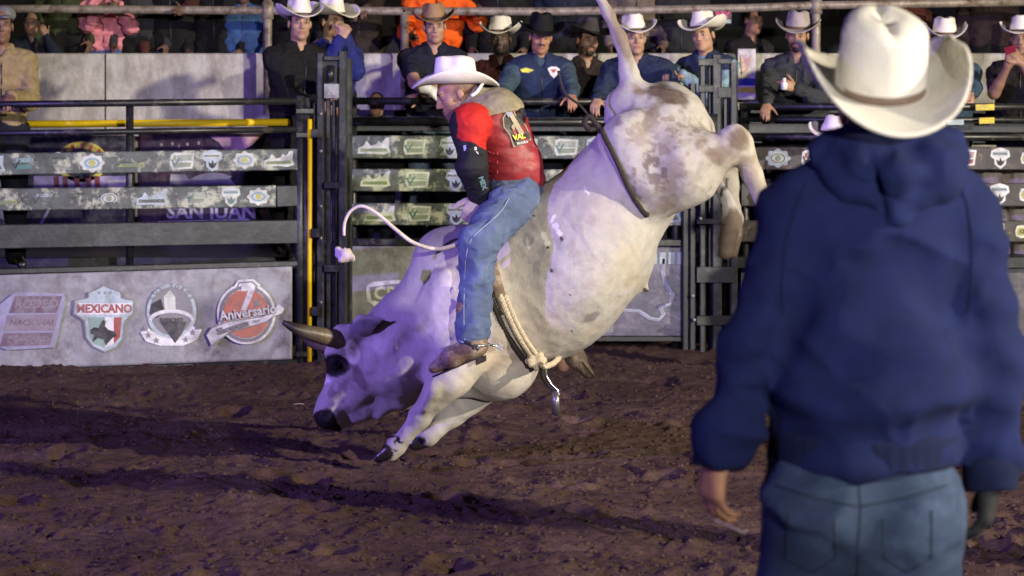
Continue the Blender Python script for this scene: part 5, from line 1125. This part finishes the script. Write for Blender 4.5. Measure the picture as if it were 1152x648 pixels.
cowboy_hat(man, J['head'], J['hR'], 1.0, mat=straw, band=plain('thin_dark_band', (.16, .11, .08), .6), crown=.122, brim=.122, curl=.100, dip=.014, tilt=.30, rise=.038, power=1.9, nt_=128, a0=.086, b0=.104, taper=.01, crease=.55, cw=.012, dome=.034, fullness=.5, dents=.5)
c = lambda n: np.array(J[n], float)
def mcut(name, S, mat, hh=.008, fold=None, iters=1):
    vt, q = S.mesh(hh, None, iters); n = normals(vt, q); px = vt[:, 0]/vt[:, 1]*FPX+576; py = YH-(vt[:, 2]-CH)/vt[:, 1]*FPX
    if fold is not None: vt = vt+n*fold(vt, px, py)[:, None]
    return npmesh(name, vt, q, man, mat)
def ridge(a): return 1-2*np.abs(a)
def hoodfold(vt, px, py):
    X, Y, Z = vt.T
    a = fbm(X*2.2, Y*2.2, Z*3.4, 3); f = np.maximum(ridge(a*2.2), -.5)*.020+(.5-np.abs(fbm(X*5, Y*5, Z*7+X*3, 2))**.6)*.024
    # slumped rolls above the waistband
    f += np.sin((py-px*.10+fbm(X*3, Y*3, Z*3, 2)*45)/13.0)*.017*np.exp(-((py-455)/50)**2)*(px > 862)*(px < 1092)
    # diagonal drags from the armpits
    f += np.sin((px*.8+py*.6+fbm(X*4, Y*4, Z*4, 2)*30)/14)*.015*np.exp(-((px-895)/40)**2)*np.exp(-((py-370)/80)**2)
    f += np.sin((-px*.8+py*.6+fbm(X*4+3, Y*4, Z*4, 2)*30)/14)*.015*np.exp(-((px-1070)/40)**2)*np.exp(-((py-370)/80)**2)
    # sleeve creases
    arm = np.clip((868-px)/20, 0, 1)+np.clip((px-1096)/20, 0, 1)
    f += arm*np.sin((py*.9+px*.35+fbm(X*5, Y*5, Z*5, 2)*42)/9)*.0045
    return f
S = SDF(); mm_ = mp
def mc(a, b, ra, rb, k=.08, **kw): S.cap(Mp(*a), Mp(*b), ra*mm_, rb*mm_, k, **kw)
mc((952, 262, -.01), (948, 400), 68, 63, .10); mc((948, 400), (942, 520, 0), 63, 68, .10)
mc((1018, 262, -.01), (1010, 400), 68, 62, .10); mc((1010, 400), (1008, 520, 0), 62, 66, .10)
mc((965, 197), (908, 230), 42, 46, .07); mc((1030, 197), (1078, 230), 42, 43, .07)
S.chain([Mp(899, 240), Mp(845, 383, -.03), Mp(813, 500, .02)], [46*mp, 33*mp, 32*mp], .04)
S.chain([Mp(1084, 242), Mp(1110, 390, -.02), Mp(1117, 525, .02)], [45*mp, 37*mp, 31*mp], .04)
S.ell(Mp(985, 430, .0), (90*mp, .165, 110*mp), None, .10); S.below(float(Mp(0, 522)[2])); S.cap(Mp(1117, 500, .01), Mp(1118, 530, .03), 33*mp, 33*mp, .01); S.ell(Mp(810, 562, .02), (52*mp, .11, 46*mp), None, .004, 's'); S.ell(Mp(1120, 588, .02), (50*mp, .11, 44*mp), None, .004, 's')
hood_m = cloth((.007, .013, .070), .9, .22, .5, 420)
mcut('sweatshirt', S, hood_m, .0085, hoodfold)
S = SDF(); mc((930, 525, 0), (930, 536, 0), 64, 62, .05); mc((1008, 525, 0), (1008, 536, 0), 66, 64, .05); S.ell(Mp(970, 531), (88*mp, .15, 18*mp), None, .06)
rib_m = cloth((.005, .009, .042), .9, .2, .6, 300)
def waistband(vt, px, py): return np.sin(px/2.2)*.0012
S = SDF(); n_ = 40
for i in range(n_):
    a = 2*PI*i/n_; p = Mp(972+98*math.cos(a), 488, .148*math.sin(a)); p2 = Mp(972+96*math.cos(a), 516, .142*math.sin(a)); S.cap(p, p2, .014, .012, .02)
mcut('waistband', S, rib_m, .006, None)
S = SDF(); S.cap(Mp(814, 498, .02), Mp(812, 520, .03), 34.5*mp, 32*mp, .01); S.ell(Mp(810, 566, .02), (52*mp, .11, 46*mp), None, .004, 's'); mcut('cuff', S, rib_m, .006); S = SDF(); S.cap(Mp(1117, 524, .02), Mp(1117, 545, .03), 33*mp, 31*mp, .01); S.ell(Mp(1120, 592, .02), (50*mp, .11, 44*mp), None, .004, 's'); mcut('cuff', S, rib_m, .006)
# hood lying in folds between the shoulders
S = SDF(); S.ell(Mp(998, 190, -.050), (76*mp, .078, 36*mp), None, .04)
S.chain([Mp(926, 178, -.03), Mp(950, 205, -.085), Mp(996, 236, -.105), Mp(1046, 205, -.085), Mp(1070, 178, -.03)], [20*mp, 21*mp, 20*mp, 21*mp, 20*mp], .02)
S.chain([Mp(935, 163, -.01), Mp(965, 182, -.10), Mp(1000, 196, -.13), Mp(1040, 182, -.10), Mp(1066, 163, -.01)], [20*mp, 19*mp, 18*mp, 19*mp, 20*mp], .02)
S.ell(Mp(1000, 160, .01), (62*mp, .09, 34*mp), None, .03)
def hf2(vt, px, py):
    X, Y, Z = vt.T; return np.maximum(ridge(fbm(X*6, Y*6, Z*9, 3)*2), -.5)*.009-np.exp(-((px-985-(py-200)*.25)/5)**2)*.020*np.exp(-((py-215)/30)**2)
mcut('hood', S, hood_m, .007, hf2)
# jeans
S = SDF(); S.chain([Mp(925, 560), Mp(896, 790, .10), Mp(890, 950, -.01)], [70*mp, 50*mp, 42*mp], .05); S.chain([Mp(1008, 560), Mp(1018, 790, -.02), Mp(1025, 950, -.15)], [68*mp, 50*mp, 42*mp], .05)
S.ell(Mp(930, 578, -.03), (64*mp, .13, 60*mp), None, .05); S.ell(Mp(1005, 578, -.03), (62*mp, .13, 60*mp), None, .05)
def jf(vt, px, py):
    X, Y, Z = vt.T; return np.maximum(ridge(fbm(X*4, Y*4, Z*7, 3)*2.2), -.5)*.014
mcut('jeans', S, denim((.032, .052, .105)), .0095, jf)
def bvh_of(o): return BVHTree.FromPolygons([tuple(Vector(v.co)+Vector(man.location)) for v in o.data.vertices], [tuple(p.vertices) for p in o.data.polygons])
def stitch(o, BTx, paths, r, mat, name):
    for pts in paths:
        pp = []
        for (x0, y0), (x1, y1) in zip(pts[:-1], pts[1:]):
            n = max(1, int(math.hypot(x1-x0, y1-y0)/4))
            for k in range(n+1):
                p = ray2(BTx, x0+(x1-x0)*k/n, y0+(y1-y0)*k/n, .0005)
                if p is not None and abs(p.y-MY) < .5 and (not pp or (p-pp[-1]).length > .002): pp.append(p)
        if len(pp) > 3: mb = MB(); mb.tube(pp, r, 5); mb.build(name, mat, o, True)
jn = [o for o in man.children if o.name.startswith('jeans')][0]; BJ = bvh_of(jn); sm = cloth((.014, .022, .042))
stitch(jn, BJ, [[(966, 540), (968, 575), (966, 610), (964, 650)], [(872, 546), (915, 560), (966, 570)], [(1066, 546), (1020, 560), (968, 570)],
    [(886, 576), (884, 628), (912, 644), (940, 628), (938, 584)], [(994, 584), (994, 628), (1020, 644), (1048, 628), (1048, 574)], [(864, 560), (856, 620), (850, 655)]], .0020, sm, 'seam')
sw = [o for o in man.children if o.name.startswith('sweatshirt')][0]; BS = bvh_of(sw)
stitch(sw, BS, [[(906, 206), (896, 230), (884, 270), (879, 320), (880, 352)], [(1075, 196), (1088, 230), (1094, 270), (1093, 320), (1088, 352)]], .0022, rib_m, 'seam')
S = SDF()
for n in 'AB': S.cap(c('an'+n)+V(0, 0, .08), c('an'+n), .05, .047, .02); S.cap(c('an'+n), c('to'+n), .045, .034, .02)
npmesh('boots', *S.mesh(.012), man, M['leather'])
# dark glove on his right hand
S = SDF(); hand_prims(S, c('wrB'), V(-.05, .1, -1), V(1, -.35, 0), V(-.3, 1, 0), .98, (.45, .5, .55, .6), grow=.003); S.cap(c('wrB')+V(0, 0, .05), c('wrB'), .036, .034, .02)
S.ell(c('wrB')+V(.01, .0, -.17), (.08, .08, .045), None, .004, 's')
npmesh('glove', *S.mesh(.006), man, cloth((.02, .02, .024), .7))
tip = Mp(818, 597, .02); mb = MB(); mb.tube(spline([P(802, 584, MY+.03), P(812, 588, MY+.02), P(824, 593, MY), P(836, 599, MY), P(840, 596, MY)], 4), .0015, 6); tag(mb.build('cord', cloth((.45, .35, .45)), None, True), 'thin pale cord end held in the bare hand of the man in the hoodie', 'cord')

# ================================================================== SPECTATORS
navy = cloth((.010, .011, .022)); blackc = cloth((.007, .007, .008)); royal = cloth((.016, .022, .13)); denimb = cloth((.035, .065, .11)); grey = cloth((.035, .038, .048)); tan = cloth((.25, .19, .10)); dkj = cloth((.010, .014, .030))
def at_px(px, py, Y, z0, height):   # ground position so that the eyes fall at this column; returns x and lift of the feet
    p = P(px, py, Y); return p.x, p.z-1.63*height/1.75
def spect(px, py, Y, label, height=1.74, yaw=0, lean=.12, **kw):
    p = P(px, py, Y); jk = {k_: kw.pop(k_) for k_ in ('hands_at', 'head_yaw', 'head_pitch', 'roll', 'bulk') if k_ in kw}
    hands = jk.pop('hands_at', (None, None)); k_ = height/1.75
    J = joints(0, Y, 0, yaw, height, lean, (None, None), **jk); hd = J['head']; x0 = p.x-hd[0]; z0 = p.z-hd[2]; y0 = Y-(hd[1]-Y)-Y
    hh_ = tuple(None if q is None else np.array(q, float)-V(x0, 0, 0) for q in hands); J = joints(0, Y, z0, yaw, height, lean, hh_, **jk)
    for n in J:
        if n in ('k', 'bulk', 's', 'f', 'u', 'hR'): continue
        J[n] = np.array(J[n])+V(x0, 0, 0)
    return person(J, label, **kw), J
GRP = 'spectators lining the chutes'
rl = lambda px, py=113, Y=15.95: tuple(P(px, py-4, Y))
WH = dict(mat=M['felt_white'])
# far left man in a tan jacket, hand on the gate
spect(4, 30, 15.1, 'man in tan jacket and grey cap at the far left edge, hand on rail', yaw=.3, lean=.1, skin=(.20, .11, .08), top=tan, trousers=navy, hat=None, seed=1, group=GRP, hands_at=(P(12, 108, 14.75), None), hands=('rail', 'rest'))
S = SDF(); pc_ = np.array(P(3, 16, 15.07)); S.ell(pc_, (.088, .105, .062), None, .02); S.cap(pc_+V(.03, -.08, -.02), pc_+V(.05, -.15, -.03), .05, .045, .03, flat=(0, 0, 1), fr=.25); 
me_ = npmesh('cap', *S.mesh(.008), COL.objects['person.002'], cloth((.16, .16, .18)))
spect(338, 27, 15.75, 'man in black jacket and white hat leaning by the tall left gate post', yaw=.55, lean=.05, head_yaw=-.25, top=blackc, trousers=blackc, hat=dict(curl=.095, brim=.118), seed=2, group=GRP, bulk=1.1, hands_at=(P(372, 95, 15.6), P(360, 120, 15.5)), skin=(.40, .24, .17))
spect(374, 25, 16.1, 'man in royal blue jacket and white hat raising a hand to his face', yaw=.5, lean=.0, head_yaw=.25, head_pitch=-.05, top=royal, trousers=navy, hat=dict(curl=.095, brim=.118), seed=3, group=GRP, hands_at=(P(388, 42, 15.85), P(383, 45, 15.8)), hands=('hold', 'hold'), skin=(.42, .26, .19))
spect(424, 117, 16.5, 'child with dark hair peeking between the rails beside the short sleeved man', height=1.25, lean=.05, top=blackc, trousers=navy, seed=4, hair_len=.02, hair=True, skin=(.38, .22, .15))
spect(490, 32, 16.55, 'man in dark short sleeved polo, white glove and tan felt hat at the rail', yaw=.1, lean=.3, head_pitch=-.08, roll=-.06, top=navy, sleeve='short', trousers=cloth((.10, .14, .20)), hat=dict(mat=M['felt_tan'], curl=.09, brim=.115, crown=.11), seed=5, group=GRP, bulk=1.12, hands_at=(P(462, 121, 15.95), P(482, 101, 15.95)), hands=((V(-1, -.15, -.1), V(0, -.5, .8), V(0, -.3, -1), (.15, .2, .25, .3)), (V(1, -.1, -.1), V(0, -.4, .9), V(0, -1, 0), (.4, .5, .5, .5))), skin=(.42, .25, .17))
po = [o for o in COL.objects if o.name.startswith('person') and o.parent is None][-1]
w_ = np.array(P(482, 101, 15.95)); S = SDF(); hand_prims(S, w_, V(1, -.1, -.15), V(0, -.4, .9), V(0, -1, 0), 1.0, (.4, .5, .5, .5), grow=.005); S.cap(w_-V(.05, 0, -.01), w_, .038, .034, .02); npmesh('glove', *S.mesh(.007), po, M['white_glove'])
spect(563, 45, 17.15, 'dark faced man in white straw hat and dark red shirt behind the rider', yaw=-.1, lean=.1, top=cloth((.04, .010, .010)), trousers=blackc, hat=dict(curl=.095, brim=.118), seed=6, group=GRP, skin=(.09, .055, .04), beard='full')
spect(608, 43, 16.5, 'man in black hat and navy vest with two chest badges at the rail', yaw=.12, lean=.22, head_pitch=-.18, roll=.05, top=cloth((.045, .075, .11)), vest=cloth((.018, .030, .075)), trousers=navy, hat=dict(mat=M['felt_black'], band=M['felt_black'], curl=.07, brim=.12), seed=7, group=GRP, bulk=1.08, beard='moustache', hands_at=(P(643, 108, 15.9), P(560, 108, 15.9)), hands=('rail', 'rail'))
pv = [o for o in COL.objects if o.name.startswith('person') and o.parent is None][-1]
vst = [o for o in pv.children if o.name.startswith('vest')][0]; BTW = BVHTree.FromPolygons([tuple(Vector(v.co)+Vector(pv.location)) for v in vst.data.vertices], [tuple(p.vertices) for p in vst.data.polygons])
decal_on(BTW, 'chest_badge', vst, lambda Q: (Q.poly([(616, 77), (620, 75), (626, 75), (630, 78), (627, 84), (623, 88), (619, 84)], 1, CL), Q.poly([(619, 78), (627, 78), (623, 82)], 2, CR)), 16.3)
decal_on(BTW, 'chest_badge', vst, lambda Q: (Q.poly([(585, 78), (592, 76), (601, 79), (594, 82), (587, 81)], 1, CY),), 16.3)
spect(660, 47, 16.95, 'man in dark felt hat and sunglasses with a black shirt', yaw=.3, lean=.12, head_yaw=.15, roll=.08, top=cloth((.03, .02, .022)), trousers=blackc, hat=dict(mat=M['felt_dark'], band=M['felt_black'], curl=.07, brim=.125), seed=8, group=GRP, beard='full', skin=(.36, .21, .15))
pg_ = [o for o in COL.objects if o.name.startswith('person') and o.parent is None][-1]
hd_ = np.array(P(660, 47, 16.95-.02)); mb = MB()
for s_ in (-1, 1): mb.prism([hd_+V(s_*.032+.030*math.cos(a), -.112, .002+.019*math.sin(a)) for a in np.linspace(0, 2*PI, 14, endpoint=False)], (0, 1, 0), .006)
mb.beam(hd_+V(-.012, -.114, .006), hd_+V(.012, -.114, .006), .006, .005); mb.build('sunglasses', M['eye'], pg_)
spect(712, 45, 16.5, 'man in white hat and blue jacket hunched behind the raised tail', yaw=-.35, lean=.35, head_yaw=.5, roll=-.07, top=cloth((.020, .030, .065)), trousers=navy, hat=dict(curl=.095, brim=.118), seed=9, group=GRP, bulk=1.25, hands_at=(P(745, 112, 16.0), P(672, 112, 16.0)), hands=('rail', 'rail'), skin=(.44, .27, .19))
spect(789, 41, 16.6, 'young man in white hat and navy vest over pale sleeves', yaw=-.5, lean=.25, head_yaw=.05, head_pitch=-.03, roll=-.10, top=cloth((.20, .30, .36), var=.5), vest=cloth((.02, .03, .07)), trousers=navy, hat=dict(curl=.095, brim=.118), seed=10, group=GRP, hands_at=(P(768, 84, 16.3), P(752, 76, 16.3)), hands=('rail', 'rail'), skin=(.48, .29, .19))
spect(894, 41, 16.6, 'bearded man in a grey hat and slate jacket holding a small white cup', yaw=-.3, lean=.22, head_yaw=.1, head_pitch=-.14, roll=.05, top=grey, trousers=navy, hat=dict(mat=M['felt_grey'], curl=.075, brim=.115), seed=11, group=GRP, beard='full', bulk=1.18, hands_at=(P(896, 100, 16.15), P(862, 118, 16.1)), hands=((V(-.8, -.3, .3), V(0, -1, .2), V(0, 0, 1), (.5, .55, .6, .65)), 'rail'), skin=(.38, .22, .14))
mb = MB(); a = P(882, 101, 16.02); mb.tube([a, a+Vector((.002, 0, .05)), a+Vector((.002, 0, .055)), a+Vector((.002, 0, .085))], [.022, .026, .012, .014], 12); tag(mb.build('cup', CL, None, True), 'small white cup held by the bearded man in the grey hat', 'cup')
mb = MB(); a = P(928.5, 112, 16.9); a = P(928, 104, 16.9); mb.tube([a+Vector((0, 0, -.035)), a+Vector((0, 0, -.03)), a+Vector((0, 0, .09)), a+Vector((0, 0, .10))], [.028, .033, .033, .026], 14); mb.build('drink_can', M['steel'], None, True); tag(COL.objects[-1], 'silver drink can on the ledge right of the bearded man', 'can')
mb = MB(); mb.beam(P(905, 114, 16.9), P(965, 114, 16.9), .05, .16); tag(mb.build('ledge_board', M['pipe2']), 'narrow board the silver drink can stands on, behind the right fence', 'board')
spect(1060, 47, 16.9, 'man in a white hat and dark denim shirt right of the big straw hat', yaw=-.15, lean=.12, head_yaw=.1, head_pitch=-.12, top=denimb, trousers=navy, hat=dict(curl=.095, brim=.118), seed=12, group=GRP, bulk=1.15, hands_at=(P(1090, 110, 16.2), P(1030, 110, 16.2)), hands=('rail', 'rail'), skin=(.40, .23, .15))
spect(1147, 45, 16.7, 'man in a white hat and dark shirt at the right edge raising a red phone', yaw=-.35, lean=.08, top=cloth((.016, .013, .014)), sleeve='short', trousers=blackc, hat=dict(curl=.095, brim=.118), seed=13, group=GRP, bulk=1.1, hands_at=(P(1150, 72, 16.35), P(1134, 74, 16.35)), hands=('rest', (V(.2, -.2, 1), V(-.3, -1, 0), V(1, 0, 0), (.6, .65, .7, .75))), skin=(.30, .17, .12))
mb = MB(); mb.beam(P(1131, 58, 16.28), P(1142, 54, 16.24), .055, .010, bev=.003); mb.build('phone', plain('red_phone', (.25, .02, .04), .25)); tag(COL.objects[-1], 'red phone held up by the man at the right edge', 'phone')
# short person in a pale hat just behind the foreground man
spect(934, 160, 14.4, 'person in pale lilac cowboy hat mostly hidden behind the foreground man', height=1.66, yaw=-.5, lean=.15, roll=.12, top=navy, trousers=navy, hat=dict(curl=.08, brim=.11, mat=plain('pale_lilac_felt', (.62, .56, .66), .8)), seed=14)
spect(1322, 45, 7.95, 'arena hand in white hat whose long shadow crosses the dirt from the right', height=1.74, yaw=-1.0, lean=0, top=navy, trousers=navy, hat=dict(curl=.09, brim=.11), seed=15)
hp = [o for o in COL.objects if o.name.startswith('person') and o.parent is None][-1]; hp.location.z -= min(v.co.z for ch in hp.children for v in ch.data.vertices)+hp.location.z
# ---- crowd behind the railing (heads mostly above the frame)
BG = 'people standing in the grandstand'
def crowd(px, py, label, top, tr, seed, height=1.7, Y=18.75, **kw): return spect(px, py, Y, label, height=height, top=top, trousers=tr, seed=seed, group=BG, h=.012, zf=False, skin=kw.pop('skin', (.13, .075, .055)), **kw)
crowd(40, 27, 'dark haired youth in a navy jacket leaning over the concrete wall, upper left', dkj, navy, 20, 1.45, lean=.25, hands_at=(P(52, 40, 18.45), P(25, 58, 18.3)), hands=('hold', 'rail'), skin=(.30, .18, .13))
crowd(120, -20, 'girl in a puffy pink jacket and jeans behind the upper railing', cloth((.62, .22, .27)), cloth((.06, .09, .25)), 21, 1.45, bulk=1.25, hands_at=(P(133, 12, 18.4), P(112, 14, 18.4)), hands=('hold', 'hold'), disp=2)
crowd(195, -38, 'person in open black jacket over brown top, hand on the upper railing', cloth((.06, .02, .02)), cloth((.015, .03, .08)), 22, hands_at=(P(205, 12, 18.2), None), vest=blackc)
crowd(243, -40, 'person in a black coat beside the one in the brown top in the upper stand', blackc, blackc, 23)
crowd(275, -8, 'person in bright blue denim jacket sitting by the upper railing post', cloth((.04, .09, .24)), cloth((.03, .07, .19)), 24, 1.35, bulk=1.3)
crowd(160, -45, 'person in dark clothes standing between the pink jacket and the brown top', cloth((.03, .03, .035)), blackc, 25)
crowd(405, -42, 'person in dark brown jacket, hands on the railing above the blue jacket', cloth((.022, .015, .013)), cloth((.03, .022, .018)), 26, hands_at=(P(412, 8, 18.2), P(398, 10, 18.2)), hands=('rail', 'rail'))
crowd(492, -30, 'person in a bright orange jacket standing behind the tan hat', cloth((.85, .12, .01)), blackc, 27, bulk=1.25, hands_at=(P(540, 15, 18.3), P(462, 40, 18.35)), disp=1.5)
crowd(560, -42, 'person in black above the white straw hat behind the upper railing', blackc, blackc, 28)
crowd(635, -44, 'person in a navy coat above the black hat behind the upper railing', dkj, blackc, 29)
crowd(715, -46, 'person in a beige jacket right of the raised tail in the upper stand', cloth((.14, .11, .09)), blackc, 30)
crowd(765, -30, 'person in black left of the young man hat in the upper stand', cloth((.02, .02, .022)), blackc, 31)
crowd(846, 24, 'dark clothed person whose bare head shows left of the bearded man', cloth((.014, .013, .016)), blackc, 32, yaw=.6, skin=(.30, .16, .12))
crowd(958, 30, 'dark capped person just left of the big straw hat crown', blackc, blackc, 33, skin=(.10, .06, .05))
crowd(1110, -35, 'person in a dark coat above the white shirt front, upper right', cloth((.03, .018, .018)), blackc, 34)
crowd(1005, -30, 'person in dark rust jacket hidden behind the big straw hat crown', cloth((.08, .02, .015)), blackc, 35)
crowd(330, -50, 'person in black standing above the black jacket man', blackc, blackc, 36)
crowd(75, -50, 'person in dark green above the wall at upper left', cloth((.035, .045, .02)), blackc, 37)
for px, py, lb, tp, sd, kw in ((455, 22, 'dark haired person in charcoal coat between the brown jacket and the orange jacket', (.02, .02, .024), 40, dict(yaw=.3)), (535, 20, 'person in black with dark cap right of the orange jacket', (.010, .010, .012), 41, dict(yaw=-.4)),
        (640, 22, 'dark haired person peering between the black hat and the dark felt hat', (.02, .015, .015), 42, dict(yaw=.2)), (752, 24, 'dark haired person in black between the two white hats right of the tail', (.012, .012, .016), 43, dict(yaw=-.3)),
        (1020, -10, 'tall person in dark maroon jacket behind the right railing', (.05, .014, .012), 44, dict(yaw=.2)), (1100, 30, 'dark haired person between the denim shirt man and the phone man', (.012, .010, .012), 45, dict(yaw=.3)),
        (232, 18, 'small dark haired child behind the wall beside the black coat', (.02, .025, .05), 46, dict(yaw=-.2))):
    crowd(px, py, lb, cloth(tp), blackc, sd, 1.6, 18.95, lean=.1, skin=(.16, .095, .07), **kw)
# small pink and blue lettered cloth hung under the railing
r, s, Q = None, None, None
mb = MB(); a, b = P(803, 14, 18.08), P(823, 14, 18.08); mb.beam(P(803, 20, 18.08), P(823, 20, 18.08), 14*18/FPX, .01); tg_ = mb.build('printed_cloth', CD); tag(tg_, 'small dark cloth with pink and pale blue lettering in the stands', 'cloth')
Q = Print(lambda u, v, l: P(u, v, 18.07-l)); Q.text('REY', 813, 17, 9.5, 1, flatmat('hot_pink', (.65, .05, .22)), bold=.04); Q.poly([(805, 22), (822, 22), (822, 26), (805, 26)], 1, CB); Q.build('lettering', tg_)
# ---- floodlights that light the arena, on their masts outside the picture
for i, (loc, tgt, col_, W_, cone, soft) in enumerate(LAMPS):
    L0 = Vector(loc); d = (Vector(tgt)-L0).normalized(); r = empty('floodlight_mast', (L0.x, L0.y+.6, 0), ['white floodlight on a tall mast to the right of the arena', 'violet stage light on a mast behind and left of the camera', 'white floodlight on a mast behind the camera'][i], 'floodlight')
    B0 = L0-d*.35; mb = MB(); mb.tube([(B0.x, B0.y, 0), (B0.x, B0.y, B0.z)], .07, 12); mb.build('mast', M['pipe2'], r, True)
    mb = MB(); mb.tube([L0-d*.32, L0-d*.28, L0-d*.05], [.06, .16, .24], 20, cap=False); mb.build('housing', M['pipe'], r, True)
